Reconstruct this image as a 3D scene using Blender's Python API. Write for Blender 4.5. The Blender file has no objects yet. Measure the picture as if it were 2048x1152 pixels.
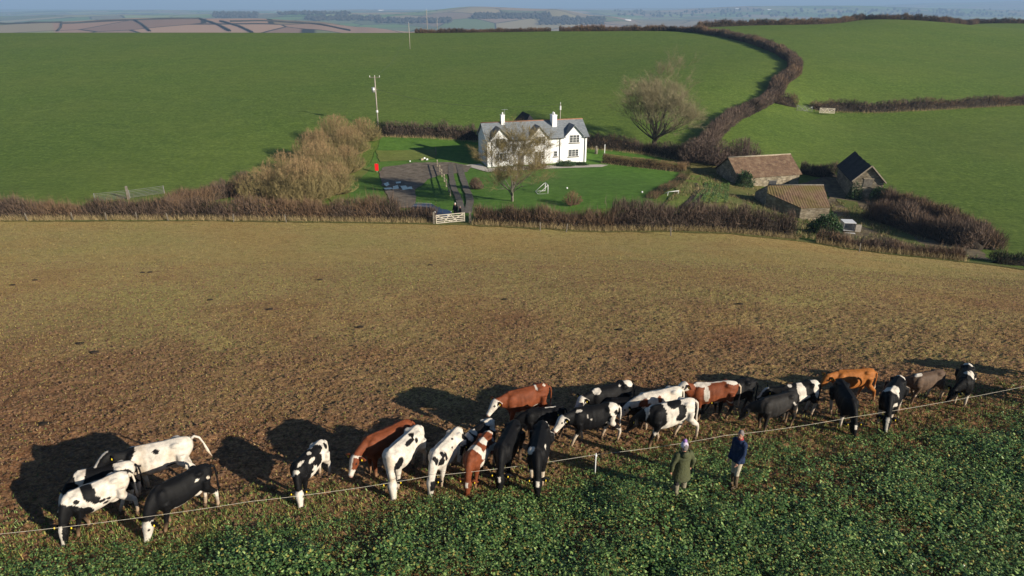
import bpy, math, random
import numpy as np
from mathutils import Vector, Matrix
from mathutils.geometry import delaunay_2d_cdt
R = math.radians
SC = bpy.context.scene
COL = SC.collection
rng = np.random.default_rng(7)
random.seed(7)

# ------------------------------------------------------------------ camera
F, PITCH, CH = 1384.0, R(22.07), 11.5
cam_d = bpy.data.cameras.new("camera")
cam = bpy.data.objects.new("camera", cam_d); COL.objects.link(cam)
cam_d.sensor_width = 36.0
cam_d.lens = F / 2048.0 * 36.0
cam_d.clip_start = 0.1; cam_d.clip_end = 60000
cam.location = (0, 0, CH); cam.rotation_euler = (math.pi / 2 - PITCH, 0, 0)
SC.camera = cam

# ------------------------------------------------------------------ world, sun
SUN_EL, SUN_AZ = R(20.0), R(-35.0)      # azimuth of the sun measured from +x
W = bpy.data.worlds.new("World"); SC.world = W; W.use_nodes = True
nt = W.node_tree; nt.nodes.clear()
sky = nt.nodes.new("ShaderNodeTexSky"); sky.sky_type = 'NISHITA'; sky.sun_disc = False
sky.sun_elevation = SUN_EL; sky.sun_rotation = R(90) - SUN_AZ
sky.air_density = 1.0; sky.dust_density = 0.15; sky.ozone_density = 4.0
bg = nt.nodes.new("ShaderNodeBackground"); bg.inputs[1].default_value = 0.05
wo = nt.nodes.new("ShaderNodeOutputWorld")
nt.links.new(sky.outputs[0], bg.inputs[0]); nt.links.new(bg.outputs[0], wo.inputs[0])
sd = bpy.data.lights.new("sun", 'SUN'); sd.energy = 5.0; sd.angle = R(0.53); sd.color = (1.0, 0.90, 0.74)
sun = bpy.data.objects.new("sun", sd); COL.objects.link(sun)
sdir = Vector((math.cos(SUN_EL) * math.cos(SUN_AZ), math.cos(SUN_EL) * math.sin(SUN_AZ), math.sin(SUN_EL)))
sun.rotation_euler = sdir.to_track_quat('Z', 'Y').to_euler()
SC.view_settings.view_transform = 'Standard'; SC.view_settings.look = 'None'
SC.view_settings.exposure = 0.50; SC.view_settings.gamma = 1.0
SC.render.engine = 'CYCLES'
SC.cycles.volume_bounces = 0; SC.cycles.transparent_max_bounces = 8

# ------------------------------------------------------------------ noise
def _h(ix, iy, iz, s):
    n = (ix * 374761393 + iy * 668265263 + iz * 2147483647 + s * 1274126177) & 0xffffffff
    n = ((n ^ (n >> 13)) * 1274126177) & 0xffffffff
    n = ((n ^ (n >> 16)) * 2246822519) & 0xffffffff
    return ((n ^ (n >> 15)) & 0xffffff) / float(0xffffff)
def noise(p, scale=1.0, seed=0, octv=1):
    p = np.atleast_2d(np.asarray(p, float)); out = np.zeros(len(p)); amp = 1.0; tot = 0
    if p.shape[1] == 2: p = np.hstack([p, np.zeros((len(p), 1))])
    for o in range(octv):
        q = p * scale; i = np.floor(q).astype(np.int64); f = q - i; f = f * f * (3 - 2 * f); r = 0
        for dx in (0, 1):
            for dy in (0, 1):
                for dz in (0, 1):
                    w = (f[:, 0] if dx else 1 - f[:, 0]) * (f[:, 1] if dy else 1 - f[:, 1]) * (f[:, 2] if dz else 1 - f[:, 2])
                    r = r + w * _h(i[:, 0] + dx, i[:, 1] + dy, i[:, 2] + dz, seed + o)
        out += amp * r; tot += amp; amp *= 0.5; scale *= 2.03
    return out / tot * 2 - 1

# ------------------------------------------------------------------ lie of the land
def ray(px, py):
    u = (px - 1024) / F; v = (576 - py) / F
    return np.array((u, math.cos(PITCH) + v * math.sin(PITCH), -math.sin(PITCH) + v * math.cos(PITCH)))
def pt(px, py, Y):
    d = ray(px, py); t = Y / d[1]
    return np.array((d[0] * t, Y, CH + d[2] * t))
CTRL = [  # (column, row, distance) readings of the ground
    (0,1152,11.36),(1024,1152,11.36),(2048,1152,11.36),(0,1068,12.8),(630,980,14.6),(1365,992,14.3),(2048,900,16.6),
    (0,800,20.9),(1024,800,20.6),(1500,800,20.5),(2048,773,21.2),(0,650,31.5),(1024,650,30.5),(1600,650,29.5),(2048,680,27.0),
    (0,540,45.5),(700,540,45),(1100,545,43),(1500,560,39.5),(2048,600,38),(2048,560,50),(1750,540,50),
    (0,440,73),(400,440,73),(900,447,72),(1200,462,70),(1600,480,68),(1700,498,66),(1850,514,64),(2000,530,62),(2048,541,60),
    (0,400,80),(0,380,86),(0,300,112),(0,200,160),(0,120,225),(0,66,330),(450,66,330),(450,200,160),(450,120,225),(300,330,102),
    (1025,400,84),(1450,400,84),(975,335,108),(1172,324,112.4),(754,345,105),(600,385,90),(740,270,128),(850,270,128),
    (1100,290,123),(1310,290,124),(1400,308,118),(748,245,135),(900,200,160),(820,98,262),(900,66,330),(1100,63,330),
    (1200,200,158),(1200,120,225),(1400,250,135),(1560,190,168),(1590,130,208),(1500,90,258),(1350,66,310),
    (1800,222,165),(1625,224,163),(2048,208,175),(1800,100,270),(2048,110,270),(1800,45,420),(1500,54,370),(1650,49,395),(2048,62,395),
    (1640,305,124),(1760,395,98),(1600,374,104),(2048,300,128),(2048,400,95),(2048,500,73),(1450,362,104),(1690,465,78),(1530,440,82),(1880,330,116),
]
cp = [pt(*c) for c in CTRL]
for (px, py, Y) in [(-350,1152,11.36),(-350,1068,12.8),(-350,800,20.9),(-350,650,31.5),(-350,540,45.5),(-350,440,73),(-350,300,112),(-350,200,160),(-350,120,225),(-350,66,330),
                    (2400,1152,11.36),(2400,773,21.5),(2400,600,38),(2400,555,58),(2400,400,95),(2400,300,128),(2400,110,270),(2400,70,380)]:
    cp.append(pt(px, py, Y))
for x in (-400, -200, 0, 150): cp += [np.array((x, 400, -3.0)), np.array((x, 540, -26.0))]
for x in (300, 450): cp += [np.array((x, 470, 2.0)), np.array((x, 560, -16.0))]
for x in (-12, 0, 12): cp.append(np.array((x, 5, 0.9)))
cp = np.array(cp)
CS = 50.0
def _tps(r2): return np.where(r2 > 1e-12, 0.5 * r2 * np.log(r2 + 1e-12), 0)
def _fit():
    q = cp[:, :2] / CS; n = len(q)
    K = _tps(((q[:, None] - q[None]) ** 2).sum(-1)) + np.eye(n) * 0.004
    P = np.hstack([np.ones((n, 1)), q]); A = np.zeros((n + 3, n + 3))
    A[:n, :n] = K; A[:n, n:] = P; A[n:, :n] = P.T
    return np.linalg.solve(A, np.concatenate([cp[:, 2], np.zeros(3)]))
WT = _fit()
def near_z(xy):
    xy = np.atleast_2d(np.asarray(xy, float)); out = np.empty(len(xy)); q0 = cp[:, :2] / CS
    for s in range(0, len(xy), 20000):
        q = xy[s:s + 20000] / CS
        K = _tps(((q[:, None] - q0[None]) ** 2).sum(-1))
        out[s:s + 20000] = K @ WT[:-3] + WT[-3] + q @ WT[-2:]
    return out
FC = [-500, 0, 100, 300, 500, 620, 720, 820, 950, 1100, 1200, 1300, 1500, 1700, 1900, 2048, 2500]
def rowz(rows, D): return [CH + D * ray(1024, r)[2] / ray(1024, r)[1] for r in rows]
def cz(z): return [z] * len(FC)
FR = [
 (440, cz(-40)), (900, cz(-75)),
 (1350, rowz([84,84,84,84,84,86,90,96,104,110,112,112,112,112,112,112,112], 1350)),
 (2000, rowz([47,46,43,37,38,43,54,64,76,84,90,90,90,90,90,90,90], 2000)),
 (2500, cz(-85)), (3000, rowz([60,60,60,60,60,58,56,56,60,66,70,66,60,60,64,64,64], 3000)),
 (4200, rowz([33,32,30,29,27,25,25,24,13,18,32,42,40,44,46,46,46], 4200)),
 (5200, rowz([34,34,34,34,34,34,34,34,34,34,36,38,36,38,40,40,40], 5200)),
 (7000, rowz([25,25,22,20,22,22,20,21,20,19,20,21,12,11,17,20,22], 7000)),
 (8500, rowz([24]*17, 8500)),
 (12500, rowz([18,18,18,19,19,19,18,18,18,17,17,16,15,12,5,2,1], 12500)),
 (19000, cz(-350))]
FD = np.log([a for a, _ in FR]); FZ = np.array([b for _, b in FR])
def far_z(xy):
    xy = np.atleast_2d(np.asarray(xy, float)); y = np.maximum(xy[:, 1], 440)
    c = np.clip(1024 + F * 1.077 * xy[:, 0] / y, -499, 2499); l = np.clip(np.log(y), FD[0], FD[-1] - 1e-6)
    k = np.searchsorted(FD, l, side='right') - 1; k = np.clip(k, 0, len(FD) - 2)
    t = (l - FD[k]) / (FD[k + 1] - FD[k]); t = t * t * (3 - 2 * t)
    j = np.clip(np.searchsorted(FC, c, side='right') - 1, 0, len(FC) - 2); fc = np.array(FC, float)
    s = (c - fc[j]) / (fc[j + 1] - fc[j]); s = s * s * (3 - 2 * s)
    za = FZ[k, j] * (1 - s) + FZ[k, j + 1] * s; zb = FZ[k + 1, j] * (1 - s) + FZ[k + 1, j + 1] * s
    return za * (1 - t) + zb * t + noise(xy, 1 / 420., 5, 3) * 5 * np.clip((y - 700) / 1500, 0, 1)
def ground_z(x, y): return float(near_z([(x, y)])[0])
def march(px, py, h, fn, lo, hi, n=1500):
    d = ray(px, py); Y = np.exp(np.linspace(math.log(lo), math.log(hi), n)); t = Y / d[1]
    P = np.stack([d[0] * t, Y, CH + d[2] * t], 1); g = P[:, 2] - (fn(P[:, :2]) + h)
    b = np.where(g <= 0)[0]
    if len(b) == 0: return P[-1]
    i = b[0]
    if i == 0: return P[0]
    w = g[i - 1] / (g[i - 1] - g[i]); return P[i - 1] * (1 - w) + P[i] * w
def at(px, py, h=0.0, lo=7.0):
    """point of the land (raised by h) seen at a place of the picture"""
    p = march(px, py, h, near_z, lo, 520); return Vector(p)
def gat(px, py): p = at(px, py); return Vector((p.x, p.y, p.z))
def farat(px, py, lo=900): return Vector(march(px, py, 0, far_z, lo, 18000, 3000))

# ------------------------------------------------------------------ object helpers
def tag(o, label=None, cat=None, group=None, kind=None):
    if label: o["label"] = label
    if cat: o["category"] = cat
    if group: o["group"] = group
    if kind: o["kind"] = kind
    return o
def link(name, me, mats=None, parent=None, loc=None, rz=None):
    o = bpy.data.objects.new(name, me); COL.objects.link(o)
    if mats is not None:
        for m in (mats if isinstance(mats, (list, tuple)) else [mats]): me.materials.append(m)
    if parent is not None: o.parent = parent
    if loc is not None: o.location = loc
    if rz is not None: o.rotation_euler = (0, 0, rz)
    return o
def empty(name, loc, rz=0.0):
    o = bpy.data.objects.new(name, None); COL.objects.link(o); o.location = loc; o.rotation_euler = (0, 0, rz)
    o.empty_display_size = 0.3; return o
def arr_mesh(name, V, faces_idx, nside, smooth=False, mi=None):
    """fast mesh from arrays; all faces have nside corners"""
    me = bpy.data.meshes.new(name); V = np.asarray(V, np.float32); Fi = np.asarray(faces_idx, np.int32)
    me.vertices.add(len(V)); me.vertices.foreach_set("co", V.ravel())
    me.loops.add(Fi.size); me.loops.foreach_set("vertex_index", Fi.ravel())
    me.polygons.add(len(Fi)); me.polygons.foreach_set("loop_start", np.arange(0, Fi.size, nside, dtype=np.int32))
    if mi is not None: me.polygons.foreach_set("material_index", np.asarray(mi, np.int32))
    if smooth: me.polygons.foreach_set("use_smooth", np.ones(len(Fi), bool))
    me.update(calc_edges=True); return me
class MB:
    """collects polygons for one mesh"""
    def __init__(s): s.v = []; s.f = []; s.m = []
    def add(s, vs, fs, mi=0):
        b = len(s.v); s.v += [tuple(v) for v in vs]; s.f += [tuple(i + b for i in f) for f in fs]; s.m += [mi] * len(fs)
    def box(s, x0, x1, y0, y1, z0, z1, mi=0, M=None):
        vs = [Vector((x, y, z)) for z in (z0, z1) for y in (y0, y1) for x in (x0, x1)]
        if M is not None: vs = [M @ v for v in vs]
        s.add(vs, [(0, 2, 3, 1), (4, 5, 7, 6), (0, 1, 5, 4), (2, 6, 7, 3), (0, 4, 6, 2), (1, 3, 7, 5)], mi)
    def tube(s, pts, rad, n=6, mi=0, cap=True):
        pts = [Vector(p) for p in pts]; rings = []; up = None
        if not isinstance(rad, (list, tuple)): rad = [rad] * len(pts)
        for i, p in enumerate(pts):
            d = (pts[min(i + 1, len(pts) - 1)] - pts[max(i - 1, 0)]); d = d.normalized() if d.length > 1e-9 else Vector((0, 0, 1))
            if up is None: up = Vector((1, 0, 0)) if abs(d.x) < .8 else Vector((0, 1, 0))
            a = d.cross(up)
            a = a.normalized(); b = a.cross(d).normalized(); up = b
            r = rad[i]; ra, rb = (r if isinstance(r, tuple) else (r, r))
            rings.append([p + a * math.cos(2 * math.pi * k / n) * ra + b * math.sin(2 * math.pi * k / n) * rb for k in range(n)])
        vs = [v for r in rings for v in r]; fs = []
        for i in range(len(rings) - 1):
            for k in range(n): fs.append((i * n + k, i * n + (k + 1) % n, (i + 1) * n + (k + 1) % n, (i + 1) * n + k))
        if cap: fs.append(tuple(range(n - 1, -1, -1))); fs.append(tuple(range((len(rings) - 1) * n, len(rings) * n)))
        s.add(vs, fs, mi)
    def beam(s, a, b, w, h, mi=0):
        a = Vector(a); b = Vector(b); d = (b - a).normalized(); sd_ = d.cross(Vector((0, 0, 1)))
        sd_ = sd_.normalized() if sd_.length > 1e-3 else Vector((1, 0, 0)); u = sd_.cross(d).normalized()
        vs = [p + sd_ * i * w / 2 + u * j * h / 2 for p in (a, b) for j in (-1, 1) for i in (-1, 1)]
        s.add(vs, [(0, 1, 3, 2), (4, 6, 7, 5), (0, 4, 5, 1), (2, 3, 7, 6), (0, 2, 6, 4), (1, 5, 7, 3)], mi)
    def ball(s, c, r, n=8, m=6, mi=0):
        rr = r if isinstance(r, (tuple, list)) else (r, r, r); vs = []; fs = []
        for i in range(m + 1):
            t = math.pi * i / m
            for k in range(n):
                a = 2 * math.pi * k / n
                vs.append((c[0] + rr[0] * math.sin(t) * math.cos(a), c[1] + rr[1] * math.sin(t) * math.sin(a), c[2] + rr[2] * math.cos(t)))
        for i in range(m):
            for k in range(n): fs.append((i * n + k, (i + 1) * n + k, (i + 1) * n + (k + 1) % n, i * n + (k + 1) % n))
        s.add(vs, fs, mi)
    def mesh(s, name, smooth=False):
        me = bpy.data.meshes.new(name); me.from_pydata(s.v, [], s.f)
        for p, m in zip(me.polygons, s.m): p.material_index = m; p.use_smooth = smooth
        me.update(); return me
    def build(s, name, mats=None, parent=None, smooth=False, **k): return link(name, s.mesh(name, smooth), mats, parent, **k)

# ------------------------------------------------------------------ materials
def ramp(nt, fac, stops):
    r = nt.nodes.new("ShaderNodeValToRGB"); e = r.color_ramp.elements
    while len(e) < len(stops): e.new(0.5)
    for x, (p, c) in zip(e, stops): x.position = p; x.color = (*c, 1)
    nt.links.new(fac, r.inputs[0]); return r.outputs[0]
def new_mat(name):
    m = bpy.data.materials.new(name); m.use_nodes = True; nt = m.node_tree
    return m, nt, nt.nodes["Principled BSDF"]
def tex_noise(nt, scale, detail=4, rough=0.6, vec=None, stretch=None):
    tc = nt.nodes.new("ShaderNodeTexCoord"); n = nt.nodes.new("ShaderNodeTexNoise")
    n.inputs["Scale"].default_value = scale; n.inputs["Detail"].default_value = detail; n.inputs["Roughness"].default_value = rough
    src = tc.outputs["Object"]
    if stretch:
        mp = nt.nodes.new("ShaderNodeMapping"); mp.inputs["Scale"].default_value = stretch; nt.links.new(src, mp.inputs[0]); src = mp.outputs[0]
    nt.links.new(src, n.inputs["Vector"]); return n.outputs["Fac"]
def mixc(nt, a, b, fac, mode='MIX'):
    m = nt.nodes.new("ShaderNodeMix"); m.data_type = 'RGBA'; m.blend_type = mode
    for s, v in ((m.inputs[0], fac), (m.inputs[6], a), (m.inputs[7], b)):
        if hasattr(v, 'links') or hasattr(v, 'is_linked'): nt.links.new(v, s)
        elif isinstance(v, (tuple, list)): s.default_value = (*v, 1)
        else: s.default_value = v
    return m.outputs[2]
def bump(nt, bs, h, strength, dist=0.02):
    b = nt.nodes.new("ShaderNodeBump"); b.inputs["Strength"].default_value = strength; b.inputs["Distance"].default_value = dist
    nt.links.new(h, b.inputs["Height"]); nt.links.new(b.outputs[0], bs.inputs["Normal"])
def pm(name, c1, c2=None, scale=3.0, rough=0.8, bmp=0.0, bscale=20.0, bdist=0.02, detail=4, spec=0.3, metal=0.0, stops=None, stretch=None):
    m, nt, bs = new_mat(name); c2 = c2 or tuple(c * 0.75 for c in c1)
    n = tex_noise(nt, scale, detail, stretch=stretch)
    col = ramp(nt, n, stops or [(0.35, c1), (0.65, c2)]); nt.links.new(col, bs.inputs["Base Color"])
    bs.inputs["Roughness"].default_value = rough; bs.inputs["Specular IOR Level"].default_value = spec; bs.inputs["Metallic"].default_value = metal
    if bmp: bump(nt, bs, tex_noise(nt, bscale, 3), bmp, bdist)
    return m

def mat_soil():
    m, nt, bs = new_mat("grazed_soil")
    n1 = tex_noise(nt, 7.0, 6, 0.7); n2 = tex_noise(nt, 19.0, 4, 0.7); big = tex_noise(nt, 0.18, 3)
    at_ = nt.nodes.new("ShaderNodeAttribute"); at_.attribute_name = "wear"
    soil = ramp(nt, n1, [(0.34, (0.06, 0.029, 0.014)), (0.5, (0.25, 0.132, 0.066)), (0.66, (0.45, 0.265, 0.14))])
    res = ramp(nt, n2, [(0.34, (0.12, 0.088, 0.028)), (0.45, (0.37, 0.270, 0.098)), (0.66, (0.60, 0.46, 0.19))])
    mm = nt.nodes.new("ShaderNodeMath"); mm.operation = 'MULTIPLY_ADD'; nt.links.new(n2, mm.inputs[0]); mm.inputs[1].default_value = 2.2
    nt.links.new(at_.outputs["Fac"], mm.inputs[2])
    m2 = nt.nodes.new("ShaderNodeMath"); m2.operation = 'MULTIPLY_ADD'; nt.links.new(big, m2.inputs[0]); m2.inputs[1].default_value = 0.8; nt.links.new(mm.outputs[0], m2.inputs[2])
    mr = nt.nodes.new("ShaderNodeMapRange"); nt.links.new(m2.outputs[0], mr.inputs[0]); mr.inputs[1].default_value = 1.9; mr.inputs[2].default_value = 2.5
    cc = mixc(nt, soil, res, mr.outputs[0])
    tint = ramp(nt, tex_noise(nt, 0.09, 4, 0.6), [(0.36, (1.08, 1.00, 0.95)), (0.5, (1.06, 1.06, 1.05)), (0.64, (1.0, 1.08, 0.98))])
    spk = ramp(nt, tex_noise(nt, 2.6, 6, 0.9), [(0.40, (0.42, 0.36, 0.30)), (0.47, (1, 1, 1))])
    cc = mixc(nt, mixc(nt, cc, tint, 1.0, 'MULTIPLY'), spk, 0.85, 'MULTIPLY')
    sp2 = ramp(nt, tex_noise(nt, 0.9, 8, 0.95), [(0.40, (0.66, 0.62, 0.56)), (0.50, (1.05, 1.05, 1.04))])
    cc = mixc(nt, cc, sp2, 0.8, 'MULTIPLY')
    nt.links.new(cc, bs.inputs["Base Color"])
    bs.inputs["Roughness"].default_value = 0.95; bs.inputs["Specular IOR Level"].default_value = 0.15
    bump(nt, bs, tex_noise(nt, 11.0, 6, 0.75), 1.0, 0.06)
    return m
def mat_grass(name, dark, mid, light, patch, scale=1.2, bd=0.15, pfac=0.5):
    m, nt, bs = new_mat(name)
    n1 = tex_noise(nt, scale, 7, 0.75); big = tex_noise(nt, 0.035, 4, 0.6)
    st = tex_noise(nt, 0.5, 4, 0.6, stretch=(0.25, 1.6, 1))
    c = ramp(nt, n1, [(0.3, dark), (0.5, mid), (0.72, light)])
    f = ramp(nt, big, [(0.38, (0, 0, 0)), (0.68, (pfac,) * 3)])
    c = mixc(nt, c, patch, f)
    c2 = ramp(nt, st, [(0.35, (0.93, 0.94, 0.93)), (0.65, (1.04, 1.03, 1.04))])
    md = ramp(nt, tex_noise(nt, 0.35, 8, 0.85), [(0.38, (0.80, 0.83, 0.78)), (0.62, (1.12, 1.10, 1.12))])
    c = mixc(nt, c, md, 1.0, 'MULTIPLY')
    c = mixc(nt, c, c2, 1.0, 'MULTIPLY')
    nt.links.new(c, bs.inputs["Base Color"]); bs.inputs["Roughness"].default_value = 0.9; bs.inputs["Specular IOR Level"].default_value = 0.15
    bump(nt, bs, tex_noise(nt, 5.0, 5, 0.75), 0.8, bd)
    return m
M = {}
M['soil'] = mat_soil()
M['pasture'] = mat_grass("pasture_grass", (0.050, 0.088, 0.014), (0.106, 0.168, 0.026), (0.200, 0.275, 0.056), (0.160, 0.200, 0.040), 1.6, 0.15, 0.4)
M['rough'] = mat_grass("rough_grass", (0.09, 0.085, 0.03), (0.19, 0.17, 0.055), (0.34, 0.27, 0.11), (0.09, 0.15, 0.035), 2.5, 0.25, 0.8)
M['lawn'] = mat_grass("lawn_grass", (0.055, 0.130, 0.016), (0.085, 0.190, 0.024), (0.140, 0.250, 0.045), (0.12, 0.19, 0.04), 1.0, 0.08, 0.4)
M['bank'] = mat_grass("yellow_green_grass", (0.09, 0.15, 0.025), (0.15, 0.22, 0.038), (0.23, 0.28, 0.06), (0.19, 0.18, 0.06), 2.0, 0.2, 0.6)
M['mud'] = pm("drive_mud", (0.11, 0.088, 0.065), (0.21, 0.175, 0.135), 1.3, 0.9, 0.5, 6, 0.05)
M['tarmac'] = pm("worn_wheel_track", (0.10, 0.088, 0.072), (0.17, 0.15, 0.125), 1.5, 0.9, 0.4, 8, 0.03)
M['water'] = pm("puddle_water", (0.04, 0.035, 0.03), rough=0.04, spec=0.6)
M['paving'] = pm("pale_gravel_path", (0.42, 0.38, 0.33), (0.55, 0.50, 0.44), 4, 0.9, 0.3, 30)
M['earth'] = pm("yard_earth", (0.10, 0.075, 0.05), (0.21, 0.165, 0.09), 1.2, 0.95, 0.6, 5, 0.08)
M['twig'] = pm("hedge_twigs", (0.095, 0.068, 0.056), (0.18, 0.125, 0.092), 1.1, 0.85)
M['twig_red'] = pm("reddish_twigs", (0.14, 0.088, 0.055), (0.22, 0.14, 0.08), 0.8, 0.85)
M['twig_pale'] = pm("pale_olive_twigs", (0.17, 0.135, 0.060), (0.29, 0.23, 0.10), 0.7, 0.85)
M['twig_tan'] = pm("tan_twig_tips", (0.25, 0.160, 0.080), (0.34, 0.235, 0.12), 0.7, 0.85)
M['grassc'] = pm('green_tufts', (0.06, 0.09, 0.02), (0.12, 0.13, 0.04), 2.0, 0.9)
M['twig_olive'] = pm('olive_fine_twigs', (0.22, 0.19, 0.105), (0.32, 0.275, 0.16), 0.7, 0.85)
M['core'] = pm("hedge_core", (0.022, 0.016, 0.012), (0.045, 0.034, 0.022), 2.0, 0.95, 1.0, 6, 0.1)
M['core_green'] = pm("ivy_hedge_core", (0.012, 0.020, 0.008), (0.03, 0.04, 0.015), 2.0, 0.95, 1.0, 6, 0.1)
M['straw'] = pm("dry_grass", (0.26, 0.20, 0.095), (0.40, 0.31, 0.16), 2.0, 0.9)
M['leaf_dark'] = pm("ivy_leaves", (0.020, 0.055, 0.014), (0.045, 0.10, 0.025), 3.0, 0.5, spec=0.4)
M['bark'] = pm("tree_bark", (0.13, 0.11, 0.085), (0.27, 0.24, 0.20), 3.0, 0.9, 0.5, 12)
M['bark_dark'] = pm("dark_bark", (0.05, 0.045, 0.032), (0.12, 0.10, 0.065), 1.5, 0.9, 0.5, 12)
M['wood'] = pm("weathered_wood", (0.30, 0.25, 0.18), (0.42, 0.36, 0.27), 3.0, 0.85, 0.3, 20)
M['wood_grey'] = pm("grey_wood", (0.12, 0.105, 0.085), (0.20, 0.18, 0.15), 3.0, 0.85)
M['pole'] = pm("pole_wood", (0.28, 0.25, 0.21), (0.40, 0.36, 0.31), 2.0, 0.8)
M['gatewood'] = pm('bleached_wood', (0.42, 0.38, 0.31), (0.54, 0.49, 0.41), 3.0, 0.8)
M['metal'] = pm("galvanised_metal", (0.50, 0.51, 0.52), (0.62, 0.63, 0.65), 3.0, 0.45, metal=0.6)
M['metal_dull'] = pm('dull_galvanised_metal', (0.13, 0.13, 0.125), (0.19, 0.19, 0.185), 3.0, 0.6)
M['wire'] = pm("cable", (0.06, 0.06, 0.06), (0.09, 0.09, 0.09), 3.0, 0.6)
M['tape'] = pm("fence_twine", (0.45, 0.41, 0.33), (0.62, 0.57, 0.48), 9.0, 0.7)
M['white'] = pm("white_plastic", (0.72, 0.72, 0.72), (0.80, 0.80, 0.80), 5.0, 0.4)
M['red'] = pm("red_board", (0.80, 0.012, 0.018), (0.70, 0.012, 0.018), 2.0, 0.5)
M['render'] = pm("white_render", (0.84, 0.84, 0.85), (0.90, 0.90, 0.90), 1.2, 0.8, 0.1, 15)
M['slate'] = pm("slate_roof", (0.15, 0.17, 0.19), (0.24, 0.26, 0.28), 2.0, 0.6, 0.3, 4, 0.02, stretch=(1, 1, 4))
M['slate_dark'] = pm("dark_slate_roof", (0.02, 0.02, 0.024), (0.035, 0.034, 0.04), 2.0, 0.8, 0.3, 6, spec=0.15)
M['ridge'] = pm("terracotta_ridge", (0.24, 0.11, 0.065), (0.32, 0.16, 0.09), 2.0, 0.8)
M['glass'] = pm("window_glass", (0.02, 0.022, 0.028), (0.035, 0.04, 0.045), 1.0, 0.08, spec=0.6)
M['gutter'] = pm("black_gutter", (0.03, 0.03, 0.035), (0.05, 0.05, 0.055), 2.0, 0.4)
M['rubber'] = pm("tyre_rubber", (0.018, 0.018, 0.018), (0.03, 0.03, 0.03), 4.0, 0.8)
def mat_stone():
    m, nt, bs = new_mat("rubble_stone")
    tc = nt.nodes.new("ShaderNodeTexCoord"); mp = nt.nodes.new("ShaderNodeMapping"); mp.inputs["Scale"].default_value = (1, 1, 2.2)
    v = nt.nodes.new("ShaderNodeTexVoronoi"); v.inputs["Scale"].default_value = 2.4
    nt.links.new(tc.outputs["Object"], mp.inputs[0]); nt.links.new(mp.outputs[0], v.inputs["Vector"])
    sx = nt.nodes.new("ShaderNodeSeparateColor"); nt.links.new(v.outputs["Color"], sx.inputs[0])
    c = ramp(nt, sx.outputs[0], [(0.0, (0.22, 0.185, 0.13)), (0.5, (0.34, 0.285, 0.205)), (1.0, (0.44, 0.38, 0.29))])
    e = ramp(nt, v.outputs["Distance"], [(0.0, (1, 1, 1)), (0.75, (0.6, 0.6, 0.6))])
    st = ramp(nt, tex_noise(nt, 0.9, 4), [(0.4, (0.75, 0.72, 0.66)), (0.6, (1.1, 1.1, 1.1))])
    nt.links.new(mixc(nt, mixc(nt, c, e, 1.0, 'MULTIPLY'), st, 1.0, 'MULTIPLY'), bs.inputs["Base Color"])
    bs.inputs["Roughness"].default_value = 0.9; bump(nt, bs, v.outputs["Distance"], 0.6, 0.05); return m
M['stone'] = mat_stone()
def mat_tiles(name, stops, sx_, sy_, moss=None):
    m, nt, bs = new_mat(name); tc = nt.nodes.new("ShaderNodeTexCoord")
    w = nt.nodes.new("ShaderNodeTexWave"); w.bands_direction = 'X'; w.inputs["Scale"].default_value = sx_; nt.links.new(tc.outputs["Object"], w.inputs["Vector"])
    w2 = nt.nodes.new("ShaderNodeTexWave"); w2.bands_direction = 'Z'; w2.wave_profile = 'SAW'; w2.inputs["Scale"].default_value = sy_; nt.links.new(tc.outputs["Object"], w2.inputs["Vector"])
    c = ramp(nt, tex_noise(nt, 1.6, 6, 0.7), stops)
    if moss: c = mixc(nt, c, moss, ramp(nt, tex_noise(nt, 0.35, 4), [(0.42, (0, 0, 0)), (0.6, (0.85,) * 3)]))
    s = nt.nodes.new("ShaderNodeMath"); s.operation = 'ADD'; nt.links.new(w.outputs["Fac"], s.inputs[0]); nt.links.new(w2.outputs["Fac"], s.inputs[1])
    nt.links.new(c, bs.inputs["Base Color"]); bs.inputs["Roughness"].default_value = 0.9; bump(nt, bs, s.outputs[0], 0.6, 0.05); return m
M['tiles'] = mat_tiles("old_clay_tiles", [(0.3, (0.085, 0.052, 0.032)), (0.5, (0.15, 0.088, 0.052)), (0.72, (0.26, 0.19, 0.12))], 1.6, 1.4)
M['corrugated'] = mat_tiles("rusty_corrugated_roof", [(0.3, (0.12, 0.065, 0.038)), (0.55, (0.19, 0.115, 0.065)), (0.75, (0.26, 0.19, 0.11))], 1.0, 0.15, (0.15, 0.12, 0.03))
def mat_attr(name, attr, rough=0.62, spec=0.14, nscale=6, bmp=0.6, amt=0.42, bd=0.012):
    m, nt, bs = new_mat(name); a = nt.nodes.new("ShaderNodeAttribute"); a.attribute_name = attr
    n = ramp(nt, tex_noise(nt, nscale, 5, 0.7), [(0.3, (1 - amt,) * 3), (0.7, (1 + amt * .4,) * 3)])
    nt.links.new(mixc(nt, a.outputs["Color"], n, 1.0, 'MULTIPLY'), bs.inputs["Base Color"])
    bs.inputs["Roughness"].default_value = rough; bs.inputs["Specular IOR Level"].default_value = spec
    if bmp: bump(nt, bs, tex_noise(nt, 40, 3), bmp, bd)
    return m
M['coat'] = mat_attr("cow_coat", "coat")
M['tagmat'] = pm("yellow_tag", (0.75, 0.52, 0.02), (0.80, 0.60, 0.03), 5, 0.5)
M['hoof'] = pm("muddy_hoof", (0.07, 0.045, 0.028), (0.14, 0.085, 0.05), 9, 0.8)
def cloth(name, c, r=0.85): return pm(name, c, tuple(x * 0.72 for x in c), 9.0, r, 0.6, 14, 0.03)

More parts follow.
